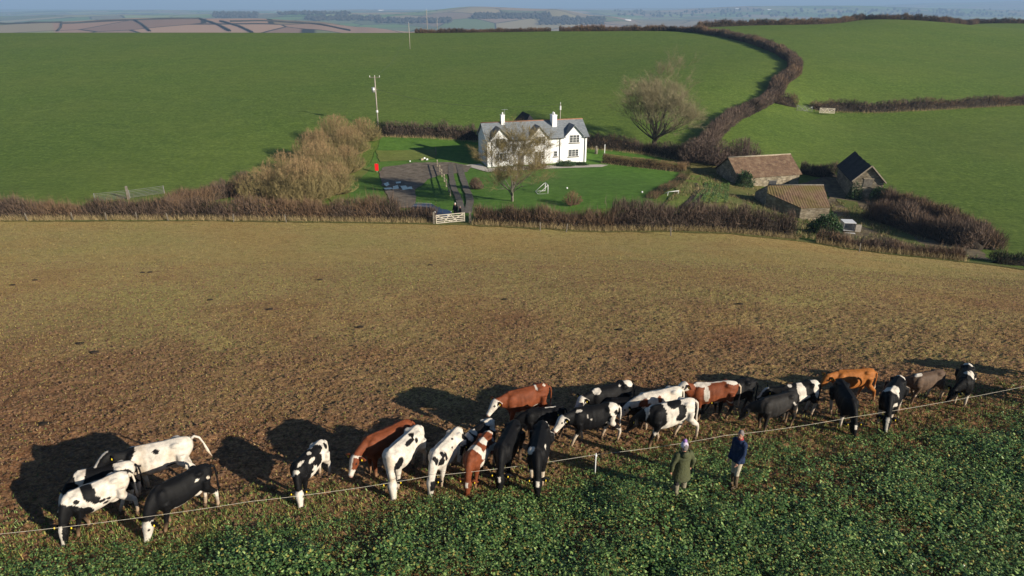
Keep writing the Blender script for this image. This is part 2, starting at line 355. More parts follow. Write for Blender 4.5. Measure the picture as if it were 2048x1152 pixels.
# ------------------------------------------------------------------ ground sheets
HP = [(-400,440,73),(0,440,73),(400,440,73),(900,447,72),(1200,462,70),(1450,472,69),(1600,480,68),(1700,498,66),(1850,514,64),(2000,530,62),(2048,541,60),(2500,560,56)]
hu = np.array([pt(*c)[0] / c[2] for c in HP]); hy = np.array([c[2] for c in HP], float)
def yend(u): return np.interp(u, hu, hy)
def wgrid(nu, nr, f0, f1, u0, u1, pw=1.0):
    u = np.linspace(u0, u1, nu); s = np.linspace(0, 1, nr) ** pw
    a, b = f0(u), f1(u); Y = a[None] * (b / a)[None] ** s[:, None]; X = u[None] * Y
    i = np.arange(nr - 1)[:, None] * nu + np.arange(nu - 1)[None]
    return np.stack([X.ravel(), Y.ravel()], 1), np.stack([i, i + 1, i + 1 + nu, i + nu], -1).reshape(-1, 4)
CB = np.array([[*gat(px, py)][:2] for px, py in [(-300,1140),(0,1080),(230,1068),(450,1048),(620,1026),(760,1004),(900,990),(1050,972),(1190,938),(1320,904),(1500,878),(1750,864),(1900,836),(2048,806),(2350,785)]])
def crop_d(xy):   # >0 inside the standing crop: metres nearer than the grazed edge
    return np.interp(xy[:, 0], CB[:, 0], CB[:, 1]) - xy[:, 1]
def edge_t(q): return np.clip((yend(q[:, 0] / q[:, 1]) - q[:, 1]) / 6, 0, 1)
def FIELD_NOISE(q): q = np.atleast_2d(q); return noise(q, 0.12, 13, 2) * 0.10 * edge_t(q)
def fz(q):
    q = np.atleast_2d(q); am = np.clip((50 - q[:, 1]) / 25, 0.2, 1) * edge_t(q)
    return near_z(q) + am * (noise(q, 2.0, 11, 2) * 0.035 + np.abs(noise(q, 7.0, 12, 2)) * 0.075) + FIELD_NOISE(q)
xy, fc = wgrid(760, 520, lambda u: u * 0 + 7.5, yend, -1.05, 1.05)
z = near_z(xy)
amp = np.clip((46 - xy[:, 1]) / 25, 0.15, 1)
z = fz(xy)
field = arr_mesh("field", np.column_stack([xy, z]), fc, 4, True)
wear = 0.20 + np.clip((xy[:, 1] - 17) / 35, 0, 1) ** .8 * 0.98 + 0.14 * noise(xy, 0.06, 14, 2) + 0.18 * noise(xy, 0.4, 15, 2) - 0.10 * np.clip(xy[:, 0] / 30, -.6, 1)
for a_, b_ in [((165, 505), (430, 700)), ((185, 503), (462, 692)), ((560, 478), (2040, 590)), ((600, 472), (2040, 575))]:
    a_, b_ = np.array(gat(*a_)[:2]), np.array(gat(*b_)[:2]); d_ = b_ - a_; L_ = np.linalg.norm(d_); d_ /= L_; r_ = xy - a_; t_ = np.clip(r_ @ d_, 0, L_)
    dist = np.linalg.norm(r_ - t_[:, None] * d_, axis=1) + 0.15 * noise(xy, .3, 16); wear += 0.28 * np.exp(-(dist / .25) ** 2)
a = field.attributes.new("wear", 'FLOAT', 'POINT'); a.data.foreach_set("value", wear.astype(np.float32))
tag(link("field", field, M['soil']), kind="structure")
xy2, fc2 = wgrid(330, 300, lambda u: yend(u) - 0.6, lambda u: u * 0 + 560.0, -1.05, 1.05)
z2 = near_z(xy2) - 0.03
me = arr_mesh("pasture", np.column_stack([xy2, z2]), fc2, 4, True)
tag(link("pasture", me, M['pasture']), kind="structure")

def inside(P, poly):
    x, y = P[:, 0], P[:, 1]; r = np.zeros(len(P), bool); n = len(poly)
    for i in range(n):
        x1, y1 = poly[i]; x2, y2 = poly[(i + 1) % n]
        c = ((y1 > y) != (y2 > y)) & (x < (x2 - x1) * (y - y1) / (y2 - y1 + 1e-12) + x1); r ^= c
    return r
def patch(name, poly, mat, res=1.5, dz=0.03, label=None, wob=0.0, thick=0.0):
    poly = [(float(p[0]), float(p[1])) for p in poly]; P = []
    for i in range(len(poly)):
        a_, b_ = np.array(poly[i]), np.array(poly[(i + 1) % len(poly)]); n = max(1, int(np.linalg.norm(b_ - a_) / res))
        for k in range(n): P.append(tuple(a_ + (b_ - a_) * k / n))
    if wob:
        q = np.array(P); q += np.column_stack([noise(q, 0.5, 31, 2), noise(q, 0.5, 32, 2)]) * wob; P = [tuple(v) for v in q]
    nb = len(P); q = np.array(P); x0, y0 = q.min(0); x1, y1 = q.max(0)
    gx, gy = np.meshgrid(np.arange(x0, x1, res), np.arange(y0, y1, res)); g = np.column_stack([gx.ravel(), gy.ravel()])
    if len(g): g = g[inside(g, P)]
    pts = [Vector(v) for v in P] + [Vector(v) for v in g]
    vs, es, fs, *_ = delaunay_2d_cdt(pts, [], [list(range(nb))], 1, 1e-4)
    V = np.array([(v.x, v.y) for v in vs]); zz = near_z(V) + dz
    o = arr_mesh(name, np.column_stack([V, zz]), np.array([f for f in fs if len(f) == 3]), 3, True)
    return tag(link(name, o, mat), kind="structure")
def poly_px(*pp): return [tuple(gat(px, py))[:2] for px, py in pp]
def ribbon(name, pts, w, mat, dz=0.06, wn=0.15):
    p = np.array(pts); s = [0]
    for i in range(1, len(p)): s.append(s[-1] + np.linalg.norm(p[i] - p[i - 1]))
    n = max(4, int(s[-1] / 1.0)); t = np.linspace(0, s[-1], n); c = np.column_stack([np.interp(t, s, p[:, 0]), np.interp(t, s, p[:, 1])])
    for _ in range(3): c[1:-1] = (c[:-2] + 2 * c[1:-1] + c[2:]) / 4
    d = np.gradient(c, axis=0); d /= np.linalg.norm(d, axis=1)[:, None]; nn = np.column_stack([-d[:, 1], d[:, 0]])
    k = 5; V = []
    for i in range(k):
        o = (i / (k - 1) - .5) * w; V.append(c + nn * (o * (1 + wn * noise(c, 0.7, 40 + i)))[:, None])
    V = np.stack(V, 1).reshape(-1, 2); i = np.arange(n - 1)[:, None] * k + np.arange(k - 1)[None]
    fcs = np.stack([i, i + 1, i + 1 + k, i + k], -1).reshape(-1, 4)
    return tag(link(name, arr_mesh(name, np.column_stack([V, near_z(V) + dz]), fcs, 4, True), mat), kind="structure")

patch("lawn", poly_px((700,420),(688,370),(745,320),(760,275),(960,278),(1240,296),(1380,322),(1360,365),(1300,408),(1100,428),(960,432),(860,432)), M['lawn'], 2.0, 0.03, wob=0.5)
patch("grass_bank", poly_px((752,302),(870,300),(876,306),(870,318),(760,324)), M['bank'], 1.2, 0.10, wob=0.3)
patch("grass_verge", poly_px((680,425),(655,392),(690,350),(745,332),(735,345),(700,372),(690,418)), M['bank'], 1.2, 0.05, wob=0.3)
patch("muddy_yard", poly_px((758,345),(770,334),(830,326),(900,325),(940,332),(935,345),(880,352),(858,360),(830,382),(838,418),(790,416),(770,382)), M['mud'], 1.0, 0.10, wob=0.5)
ribbon("wheel_track", poly_px((902,330),(902,352),(908,378),(918,400),(926,428)), .8, M['tarmac'], 0.13)
ribbon("wheel_track", poly_px((918,330),(925,355),(934,382),(941,402),(936,428)), .9, M['tarmac'], 0.14)
for pl in [((768,369),(776,366),(780,371),(772,375)), ((785,375),(795,372),(798,379),(786,381)), ((800,374),(812,373),(818,380),(806,382)), ((815,376),(824,375),(826,380),(818,380)), ((790,366),(800,365),(801,368),(792,369)), ((766,378),(782,377),(786,380),(770,381))]:
    patch("puddle", poly_px(*pl), M['water'], 0.5, 0.15, wob=0.12)
patch("path", poly_px((930,331),(960,329),(975,337),(1200,330),(1216,331),(1204,335),(1105,338),(975,345),(945,337)), M['paving'], 1.0, 0.10, wob=0.1)
patch("rough_ground", poly_px((1375,325),(1445,330),(1440,362),(1520,372),(1530,400),(1600,435),(1650,470),(1500,440),(1390,440),(1300,425),(1345,395),(1368,360)), M['rough'], 1.5, 0.06, wob=0.6)
patch("farm_yard", poly_px((1590,372),(1670,345),(1700,400),(1760,398),(1800,430),(1960,500),(1985,522),(1850,508),(1720,492),(1650,478),(1662,430),(1655,385)), M['earth'], 1.5, 0.05, wob=0.6)
patch("grass_track", poly_px((1380,352),(1425,350),(1432,370),(1412,392),(1385,416),(1320,418),(1352,395),(1368,375)), M['bank'], 1.2, 0.09, wob=0.4)
patch("crop_strip", poly_px((1408,366),(1458,368),(1455,405),(1385,412)), M['bank'], 1.2, 0.12, wob=0.5)
for pts in [((1392,368),(1398,380),(1385,400),(1362,418)), ((1412,368),(1410,385),(1395,405),(1375,420))]:
    ribbon("wheel_track", poly_px(*pts), 0.5, M['core'], 0.17)
patch("verge", poly_px((1668,398),(1700,430),(1720,450),(1760,470),(1850,495),(1840,480),(1760,440),(1710,405)), M['rough'], 1.5, 0.09, wob=0.8)
ribbon("dry_edge", [(u * y, y - .1) for u, y in zip(np.linspace(-.9, .9, 60), yend(np.linspace(-.9, .9, 60)))], 1.7, M['rough'], 0.05, 0.4)

# ------------------------------------------------------------------ far hills
def mat_hills():
    m, nt, bs = new_mat("far_fields"); tc = nt.nodes.new("ShaderNodeTexCoord"); mp = nt.nodes.new("ShaderNodeMapping")
    mp.inputs["Rotation"].default_value = (0, 0, R(24)); mp.inputs["Scale"].default_value = (1 / 240., 1 / 330., 0); nt.links.new(tc.outputs["Object"], mp.inputs[0])
    v = nt.nodes.new("ShaderNodeTexVoronoi"); v.inputs["Scale"].default_value = 1; v.inputs["Randomness"].default_value = 0.75; nt.links.new(mp.outputs[0], v.inputs["Vector"])
    e = nt.nodes.new("ShaderNodeTexVoronoi"); e.feature = 'DISTANCE_TO_EDGE'; e.inputs["Scale"].default_value = 1; e.inputs["Randomness"].default_value = 0.75; nt.links.new(mp.outputs[0], e.inputs["Vector"])
    s = nt.nodes.new("ShaderNodeSeparateColor"); nt.links.new(v.outputs["Color"], s.inputs[0])
    a1 = nt.nodes.new("ShaderNodeAttribute"); a1.attribute_name = "plough"
    green = ramp(nt, s.outputs[0], [(0.0, (0.09, 0.18, 0.05)), (0.3, (0.20, 0.29, 0.09)), (0.5, (0.38, 0.30, 0.20)), (0.7, (0.11, 0.13, 0.08)), (0.9, (0.28, 0.34, 0.13))])
    brown = ramp(nt, s.outputs[1], [(0.0, (0.34, 0.21, 0.15)), (0.45, (0.46, 0.30, 0.21)), (0.75, (0.27, 0.17, 0.125)), (1.0, (0.17, 0.20, 0.09))])
    c = mixc(nt, green, brown, a1.outputs["Fac"])
    d = ramp(nt, e.outputs["Distance"], [(0.012, (0, 0, 0)), (0.018, (1, 1, 1))])
    c = mixc(nt, (0.022, 0.022, 0.015), c, d)
    nt.links.new(c, bs.inputs["Base Color"]); bs.inputs["Roughness"].default_value = 0.95; bs.inputs["Specular IOR Level"].default_value = 0.1
    return m
M['hills'] = mat_hills()
xy3, fc3 = wgrid(420, 420, lambda u: u * 0 + 445.0, lambda u: u * 0 + 18900.0, -1.0, 1.0)
me = arr_mesh("hills", np.column_stack([xy3, far_z(xy3)]), fc3, 4, True)
pl = np.clip(1 - np.abs(xy3[:, 1] - 1800) / 900, 0, 1) * np.clip((0.02 - xy3[:, 0] / xy3[:, 1]) * 6, 0, 1) * (xy3[:, 0] / xy3[:, 1] > -0.62)
pl = np.maximum(pl > 0.25, ((noise(xy3, 1 / 900., 61) > 0.45) & (xy3[:, 1] > 2500)) * 0.6)
a = me.attributes.new("plough", 'FLOAT', 'POINT'); a.data.foreach_set("value", pl.astype(np.float32))
tag(link("hills", me, M['hills']), kind="structure")

# ------------------------------------------------------------------ twiggy things
def tri_twigs(B, D, L, Wd):
    """one tapered triangle per twig: base B, unit direction D, length L, width Wd"""
    s = np.cross(D, rng.normal(size=D.shape)); s /= np.linalg.norm(s, axis=1)[:, None] + 1e-9
    return np.stack([B - s * Wd[:, None] / 2, B + s * Wd[:, None] / 2, B + D * L[:, None]], 1)
def tris_to(V, mats_i):
    V = V.reshape(-1, 3); return V, np.arange(len(V)).reshape(-1, 3), np.full(len(V) // 3, mats_i)
def hedge(path, h, w, dens, label, tw=0.03, tl=0.7, mats=('twig', 'twig_red', 'core'), group=None, base_z=None, var=0.38, fringe=0.0, wisp=0, name="hedge", top=None, zf=None, cat="hedge", topd=1.0):
    zf = zf or near_z
    p = np.array([(q[0], q[1]) for q in path], float); s = np.concatenate([[0], np.cumsum(np.linalg.norm(np.diff(p, axis=0), axis=1))]); Ls = s[-1]
    def along(t): return np.column_stack([np.interp(t, s, p[:, 0]), np.interp(t, s, p[:, 1])])
    def hgt(c): return h * (1 + var * noise(c, 0.35, 71, 2) + var * .5 * noise(c, 1.6, 72))
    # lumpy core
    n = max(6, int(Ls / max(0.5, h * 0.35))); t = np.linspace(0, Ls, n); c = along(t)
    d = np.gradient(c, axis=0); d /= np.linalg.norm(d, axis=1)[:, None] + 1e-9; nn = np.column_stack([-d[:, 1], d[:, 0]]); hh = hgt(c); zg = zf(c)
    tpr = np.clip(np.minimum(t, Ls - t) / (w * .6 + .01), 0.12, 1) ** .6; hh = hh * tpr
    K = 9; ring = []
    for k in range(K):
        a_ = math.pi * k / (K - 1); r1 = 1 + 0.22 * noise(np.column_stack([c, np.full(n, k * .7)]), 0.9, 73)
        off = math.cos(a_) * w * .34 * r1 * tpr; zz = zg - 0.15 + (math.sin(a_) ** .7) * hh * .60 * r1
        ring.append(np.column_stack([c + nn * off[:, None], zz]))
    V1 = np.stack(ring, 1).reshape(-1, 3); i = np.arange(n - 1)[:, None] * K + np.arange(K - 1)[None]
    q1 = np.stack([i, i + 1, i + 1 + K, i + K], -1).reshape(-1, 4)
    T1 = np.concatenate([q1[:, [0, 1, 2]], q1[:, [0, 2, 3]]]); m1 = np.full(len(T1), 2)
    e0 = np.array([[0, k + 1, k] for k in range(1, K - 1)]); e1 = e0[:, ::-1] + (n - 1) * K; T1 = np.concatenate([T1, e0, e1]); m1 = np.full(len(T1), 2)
    N = int(dens * Ls * 1.5); t = rng.uniform(0, Ls, N); c = along(t); a0 = rng.uniform(0, math.pi, N)
    dd = np.column_stack([np.interp(t, np.linspace(0, Ls, n), nn[:, 0]), np.interp(t, np.linspace(0, Ls, n), nn[:, 1])])
    rr = rng.uniform(0.18, 1.0, N) ** .6; N_ = 0; off = np.cos(a0) * w * .5 * rr; hz = np.sin(a0) ** .7 * hgt(c) * .86 * rr
    B = np.column_stack([c + dd * off[:, None], zf(c) + hz])
    D = np.column_stack([dd * (np.cos(a0) * .55)[:, None], 0.55 + 0.5 * np.sin(a0) * topd]) + rng.normal(size=(N, 3)) * 0.33
    D /= np.linalg.norm(D, axis=1)[:, None]; L = tl * rng.uniform(.45, 1.25, N) * (0.6 + .4 * h / (h + .5)); L *= 0.75 + .5 * (noise(c, .8, 75) > 0)
    T = tri_twigs(B - D * (L * .35)[:, None], D, L, tw * rng.uniform(.6, 1.5, N)); V2, F2, m2 = tris_to(T, 0)
    pr = noise(c, 0.16, 74, 2) + 0.25 * rng.normal(size=N); m2 = np.where(pr > 0.15, 1, np.where(pr < -.42, 2, 0))
    Vs = [V1, V2]; Fs = [T1, F2 + len(V1)]; ms = [m1, m2]; cnt = len(V1) + len(V2); ml = [M[k] for k in mats]
    if wisp:
        N = int(wisp * Ls); t = rng.uniform(0, Ls, N); c = along(t); q = c + rng.normal(size=(N, 2)) * w * .2
        D = rng.normal(size=(N, 3)) * .16 + np.array((0, 0, 1.)); D /= np.linalg.norm(D, axis=1)[:, None]; hw_ = hgt(c)
        T = tri_twigs(np.column_stack([q, zf(q) + hw_ * rng.uniform(.3, .8, N)]), D, rng.uniform(.5, 1.5, N), tw * rng.uniform(.5, .9, N)); V3, F3, m3 = tris_to(T, 1)
        Vs.append(V3); Fs.append(F3 + cnt); ms.append(m3); cnt += len(V3)
    if fringe:
        N = int(fringe * Ls); t = rng.uniform(0, Ls, N); c = along(t); sd2 = np.where(rng.random(N) < .75, -1, 1)
        dd = np.column_stack([np.interp(t, np.linspace(0, Ls, n), nn[:, 0]), np.interp(t, np.linspace(0, Ls, n), nn[:, 1])])
        q = c + dd * (sd2 * (w * .5 + rng.uniform(-.1, .6, N)) * np.where(dd[:, 1] < 0, -1, 1))[:, None]
        D = rng.normal(size=(N, 3)) * .4 + np.array((0, 0, 1.)); D /= np.linalg.norm(D, axis=1)[:, None]
        T = tri_twigs(np.column_stack([q, zf(q)]), D, rng.uniform(.25, .9, N), tw * rng.uniform(.6, 1.2, N)); V3, F3, m3 = tris_to(T, 3)
        Vs.append(V3); Fs.append(F3 + cnt); ms.append(m3); ml.append(M['straw'])
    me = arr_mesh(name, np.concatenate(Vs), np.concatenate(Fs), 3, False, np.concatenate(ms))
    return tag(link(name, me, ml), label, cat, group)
def hpath(*pp): return [tuple(gat(px, py))[:2] for px, py in pp]
def crest_path(pxs, back=3.0):
    out = []
    for px in pxs:
        y = np.linspace(230, 520, 300); u = ray(px, 60); x = u[0] / u[1] * y; el = (near_z(np.column_stack([x, y])) - CH) / y
        i = int(np.argmax(el)); yy = y[i] - back; out.append((u[0] / u[1] * yy, yy))
    return out
def dpath(*pp): return [tuple(pt(*q)[:2]) for q in pp]
def front_path(u0, u1, back=0.9, n=24):
    u = np.linspace(u0, u1, n); y = yend(u) + back; return np.column_stack([u * y, y])
def ucol(px, Y): return (px - 1024) / F / 1.02
G1 = "bare hedges along the far edge of the brown field"
hedge(front_path(ucol(-300, 73), ucol(440, 73), 1.0), 2.2, 2.0, 520, "brown bare hedge at the left edge of the photo, below the galvanised gates", 0.035, .8, group=G1, fringe=170, wisp=60)
hedge(front_path(ucol(780, 73), ucol(862, 72), 1.2, 8), 1.6, 2.2, 520, "low dark hedge end in front of the parked car", 0.035, .8, group=G1, fringe=170, wisp=40)
hedge(front_path(ucol(440, 73), ucol(785, 73), 1.4), 2.6, 2.6, 560, "purplish bare hedge under the tall multi-stemmed bushes, left of the white gate", 0.035, .8, group=G1, fringe=170, wisp=60)
hedge(front_path(ucol(944, 73), ucol(1240, 70), 1.2), 2.0, 2.4, 520, "reddish bare hedge in front of the lawn, right of the white gate", 0.035, .95, mats=('twig_red', 'twig', 'core'), group=G1, fringe=170, wisp=60)
hedge(front_path(ucol(1235, 70), ucol(1625, 68), 1.8), 2.8, 3.4, 640, "thick dark bramble hedge in front of the stone barns", 0.035, .7, mats=('twig', 'twig', 'core'), group=G1, fringe=170, wisp=60)
hedge(front_path(ucol(1675, 66), ucol(2000, 61), 1.0), 1.3, 2.2, 430, "low scrubby hedge at the right end of the brown field", 0.035, .6, mats=('twig_red', 'twig', 'core'), group=G1, fringe=170, wisp=20)
# hedges further back
hedge(hpath((752,268),(800,270),(860,272),(960,280)), 2.9, 2.6, 300, "dark hedge behind the lawn, between the utility pole and the house", 0.05, .8, mats=('twig', 'core_green', 'core'), fringe=40)
hedge(hpath((1160,292),(1230,298),(1300,306),(1370,322)), 2.6, 2.6, 280, "dark hedge behind the house garden under the big bare tree", 0.05, .8, fringe=40)
hedge(hpath((470,395),(500,385)), 3.0, 2.5, 400, "short dark hedge end at the left foot of the tall bushes", 0.04, .9)
hedge(hpath((340,418),(400,404),(470,388)), 2.1, 2.0, 420, "reddish hedge running up from the galvanised gates to the tall bushes", 0.04, .9, mats=('twig_red', 'twig', 'core'))
hedge(hpath((1365,320),(1400,305),(1430,272),(1470,238),(1535,205),(1552,190)), 2.6, 3.5, 300, "wide purple brown hedge climbing from the barns to the hill junction", 0.06, .9, mats=('twig', 'twig', 'core'))
hedge(dpath((1548,195,166),(1560,170,180),(1588,148,193),(1590,130,210),(1562,112,232),(1510,95,262),(1450,83,290),(1392,75,312)), 2.7, 4.0, 240, "wide hedge curving round the hilltop between the two big pastures", 0.09, 1.0, mats=('twig', 'twig_red', 'core'))
hedge(dpath((1392,75,312),(1340,70,323),(1290,67,328),(1250,66,330),(1180,65,331),(1118,65,332)), 2.4, 3.5, 130, "dark hedge along the skyline of the middle pasture", 0.12, 1.1)
hedge(dpath((1102,65,332),(1000,65,333),(900,66,334),(830,67,335)), 1.7, 2.5, 120, "low hedge on the left part of the skyline with a gap at its right end", 0.12, 1.0)
hedge(hpath((1548,205),(1570,209),(1592,214)), 3.0, 3.0, 200, "short hedge piece left of the pair of hillside gates", 0.06, .9)
hedge(hpath((1622,216),(1680,220),(1760,222),(1860,217),(1960,212),(2048,207),(2200,200)), 2.6, 2.8, 180, "long straight hedge across the right hillside beside the pale gates", 0.07, .8, mats=('twig', 'twig_red', 'core'), fringe=25)
hedge(crest_path((1395,1440,1480,1560,1640,1720,1800)), 3.0, 4.0, 110, "dark hedge along the right hilltop rising to the right", 0.15, 1.1)
hedge(crest_path((1800,1880,1950,2030,2120,2200)), 3.0, 4.0, 110, "dark hedge along the right hilltop falling towards the photo's right edge", 0.15, 1.1)
hedge(hpath((1735,436),(1790,450),(1850,470),(1900,485),(1960,500)), 3.2, 4.2, 520, "tall bramble thicket below the dark slate barn", 0.045, 1.0, mats=('twig', 'twig_red', 'core'))
hedge(hpath((1760,402),(1800,412),(1880,440),(1930,465),(1985,500)), 2.4, 3.0, 420, "reddish shrubby hedge between the barn yard and the right pasture", 0.045, 1.0, mats=('twig_red', 'twig', 'core'))
hedge(hpath((1985,525),(2060,530),(2200,538)), 1.4, 2.4, 300, "dark overgrown ditch hedge at the far right corner of the brown field", 0.04, .6, mats=('core_green', 'twig', 'core'))
hedge(hpath((1600,345),(1640,350),(1672,352)), 2.4, 3.5, 400, "dark scrub between the tiled barn and the slate barn", 0.05, .8)
hedge(hpath((1368,322),(1372,345),(1345,372),(1300,398)), 0.4, 1.6, 200, "low rough hedge bank round the right side of the lawn", 0.04, .6, mats=('twig_red', 'grassc', 'core_green'))
# clipped garden hedge
hedge(hpath((1206,325),(1260,332),(1320,339),(1372,345)), 1.75, 1.3, 1100, "neatly clipped square brown beech hedge right of the house", 0.05, .16, mats=('twig_tan', 'twig_tan', 'core'), var=0.03, fringe=10)

def branch_tree(name, base, H, spread, seed, label, trunk_r=0.22, mats=('bark', 'twig_tan'), fork=0.25, levels=5, cat="tree", tw=0.022, lean=(0, 0), nlow=0, group=None, nt_=1):
    rs = random.Random(seed); t = empty(name, base); tr = MB(); TW = []
    def rec(p, d, L, r, lv):
        n = 4; pts = [p]; rad = [r]; dirs = [d]
        for i in range(n):
            jt = .05 if lv == 0 else .15; d = (d + Vector((rs.gauss(0, jt), rs.gauss(0, jt), rs.gauss(0.04, .08)))).normalized()
            p = p + d * L / n; pts.append(p); rad.append(r * (1 - .45 * (i + 1) / n)); dirs.append(d)
        if lv <= 2: tr.tube(pts, rad, 7 if lv == 0 else 5, cap=True)
        else: tr.tube(pts, rad, 3, cap=False)
        if lv >= levels - 1:
            for _ in range(13):
                i = rs.randint(1, n); q = (dirs[i] + Vector((rs.gauss(0, .6), rs.gauss(0, .6), rs.gauss(.15, .5)))).normalized()
                TW.append((pts[i], q, L * rs.uniform(.5, 1.1), tw))
            return
        k = rs.choice((3, 4, 4)) if lv else 7
        for j in range(k):
            i = rs.randint(2, n) if lv else rs.randint(1, n); az = rs.uniform(0, 2 * math.pi) if lv else 2 * math.pi * (j + rs.random() * .6) / k
            out = Vector((math.cos(az), math.sin(az), 0)) * spread * rs.uniform(.6, 1.2)
            q = (dirs[i] + out + Vector((0, 0, rs.gauss(.12, .15)))).normalized()
            rec(pts[i], q, (L if lv else H * .40) * rs.uniform(.58, .85), rad[i] * rs.uniform(.5, .72), lv + 1)
    for s in range(nt_):
        d0 = Vector((lean[0] + rs.gauss(0, .05) * (s > 0) * 4, lean[1] + rs.gauss(0, .2) * (s > 0), 1)).normalized()
        rec(Vector((rs.gauss(0, .2) * (s > 0), 0, -.15)), d0, H * fork * 1.6, trunk_r, 0)
    for j in range(nlow):
        az = rs.uniform(0, 6.28); rec(Vector((0, 0, H * .12)), Vector((math.cos(az), math.sin(az), .55)).normalized(), H * .3, trunk_r * .35, 2)
    tr.build("trunk", M[mats[0]], t, True)
    B = np.array([tuple(a[0]) for a in TW]); D = np.array([tuple(a[1]) for a in TW]); L = np.array([a[2] for a in TW]); Wd = np.array([a[3] for a in TW])
    T = tri_twigs(B, D, L, Wd * 1.6)
    # side twiglets
    k = 2; idx = np.repeat(np.arange(len(B)), k); f = rng.uniform(.2, .9, len(idx)); B2 = B[idx] + D[idx] * (L[idx] * f)[:, None]
    D2 = D[idx] + rng.normal(size=(len(idx), 3)) * .55; D2 /= np.linalg.norm(D2, axis=1)[:, None]
    T = np.concatenate([T, tri_twigs(B2, D2, L[idx] * .5, Wd[idx])]); V, Fc, mi = tris_to(T, 0)
    link("crown", arr_mesh("crown", V, Fc, 3), M[mats[1]], t)
    return tag(t, label, cat, group)
tree_a = branch_tree("bare_tree", gat(1025, 403), 9.2, 0.80, 21, "bare pale-trunked tree on the lawn in front of the white house", 0.18, ('bark', 'twig_pale'), 0.20, 6, tw=0.013, nlow=3)
tree_b = branch_tree("bare_tree", gat(1306, 297), 13.5, 0.62, 9, "big bare spreading tree in the hedge behind the garden", 0.42, ('bark_dark', 'twig_olive'), 0.20, 6, tw=0.013, nlow=9)

def shrub(base, H, Rr, seed, label, group, n=70, mats=("twig_pale", "twig_tan"), tw=0.03, name="bare_shrub", cone=1.0, nside=64):
    rs = np.random.default_rng(seed); t = empty(name, base); segs = []; tips = []; TB, TD, TL = [], [], []
    tb = MB()
    for i in range(n):
        az = rs.uniform(0, 2 * math.pi); r = Rr * rs.uniform(0, 1) ** .6; h = H * rs.uniform(.45, 1.0) * (1 - .62 * (r / Rr) ** 2.4)
        b = np.array((math.cos(az), math.sin(az), 0)) * r * .25; e = np.array((math.cos(az) * r, math.sin(az) * r, h)); c = np.array((math.cos(az) * r * cone, math.sin(az) * r * cone, h * .45)) + rs.normal(size=3) * .15
        P = [(1 - s) ** 2 * b + 2 * s * (1 - s) * c + s * s * e for s in np.linspace(0, 1, 6)]
        tb.tube(P, [.05 * (1 - .8 * s) for s in np.linspace(0, 1, 6)], 3, cap=False)
        for k in range(nside):
            s = rs.uniform(.25, 1.0); q = (1 - s) ** 2 * b + 2 * s * (1 - s) * c + s * s * e; d = (e - c) / np.linalg.norm(e - c) + rs.normal(size=3) * .5 + np.array((0, 0, .2))
            TB.append(q); TD.append(d / np.linalg.norm(d)); TL.append(H * rs.uniform(.05, .13))
    tb.build("stems", M[mats[0]], t)
    for k in range(int(n * 22)):
        az = rs.uniform(0, 6.283); q = rs.uniform(.15, 1.0); rr_ = Rr * q * rs.uniform(.85, 1.05); z_ = H * (1 - .62 * q ** 2.4) * rs.uniform(.35, .93)
        TB.append((math.cos(az) * rr_, math.sin(az) * rr_, z_)); d = rs.normal(size=3) * .8 + np.array((math.cos(az) * .4 * q, math.sin(az) * .4 * q, .7)); TD.append(d / np.linalg.norm(d)); TL.append(H * rs.uniform(.05, .12))
    B = np.array(TB); D = np.array(TD); L = np.array(TL); T = tri_twigs(B, D, L, np.full(len(B), tw) * rng.uniform(.7, 1.3, len(B))); V, Fc, mi = tris_to(T, 0)
    mi = np.where((B[:, 2] + rng.normal(size=len(B)) * .5) > H * .62, 1, 0)
    link("twigs", arr_mesh("twigs", V, Fc, 3, False, mi), [M[mats[0]], M[mats[1]]], t)
    return tag(t, label, "bush", group)
GS = "tall bare bushes in the row running back from the field hedge"
for i, (px, py, H, r, n, lb) in enumerate([
    (528,398,4.4,3.4,130,"nearest left tall bare bush with grey stems, over the purplish hedge"),
    (610,404,5.9,4.2,230,"tallest olive-brown bare bush at the front of the row"),
    (672,388,4.6,3.0,130,"bare bush at the right front of the row, beside the green verge"),
    (572,372,5.0,3.6,130,"second bush back on the left side of the row, tan-topped"),
    (640,358,5.9,4.0,200,"middle tan bare bush of the row, left of the red board"),
    (695,345,4.4,3.0,120,"bare bush of the row nearest to the red board"),
    (632,325,5.6,3.8,160,"bare bush of the row on its left edge against the big pasture"),
    (700,310,5.2,3.6,160,"bare bush of the row straight behind the red board"),
    (672,288,5.4,4.0,170,"pinkish-topped bare bush of the row left of the utility pole"),
    (728,282,4.4,3.4,130,"farthest bare bush of the row, at the foot of the utility pole")]):
    shrub(gat(px, py), H, r, 100 + i, lb, GS, n)
for i, (px, py, H, r, lb) in enumerate([(1390,324,4.2,3.4,"dark purple bush beside the garden gate gap right of the big tree"), (1428,328,4.6,3.6,"rounded purple bush left of the tiled barn"), (1482,328,4.6,3.6,"rounded purple-brown bush directly behind the tiled barn")]):
    shrub(gat(px, py), H, r, 140 + i, lb, "dark rounded bushes behind the tiled barn", 110, ('twig', 'twig'), .05, cone=.95)
shrub(gat(952, 378), 1.7, 1.0, 150, "small round brown bush on the lawn right of the wheel tracks", None, 60, ('twig', 'twig_red'), .04, cone=1.2)
shrub(gat(1145, 410), 1.9, 1.3, 151, "reddish twiggy bush rising above the hedge below the goal", None, 40, ('twig_red', 'twig_tan'), .03)
shrub(gat(1075, 338), 1.9, 1.5, 152, "bare reddish shrub against the house front below the middle window", None, 60, ('twig_red', 'twig_red'), .04, cone=1.1)

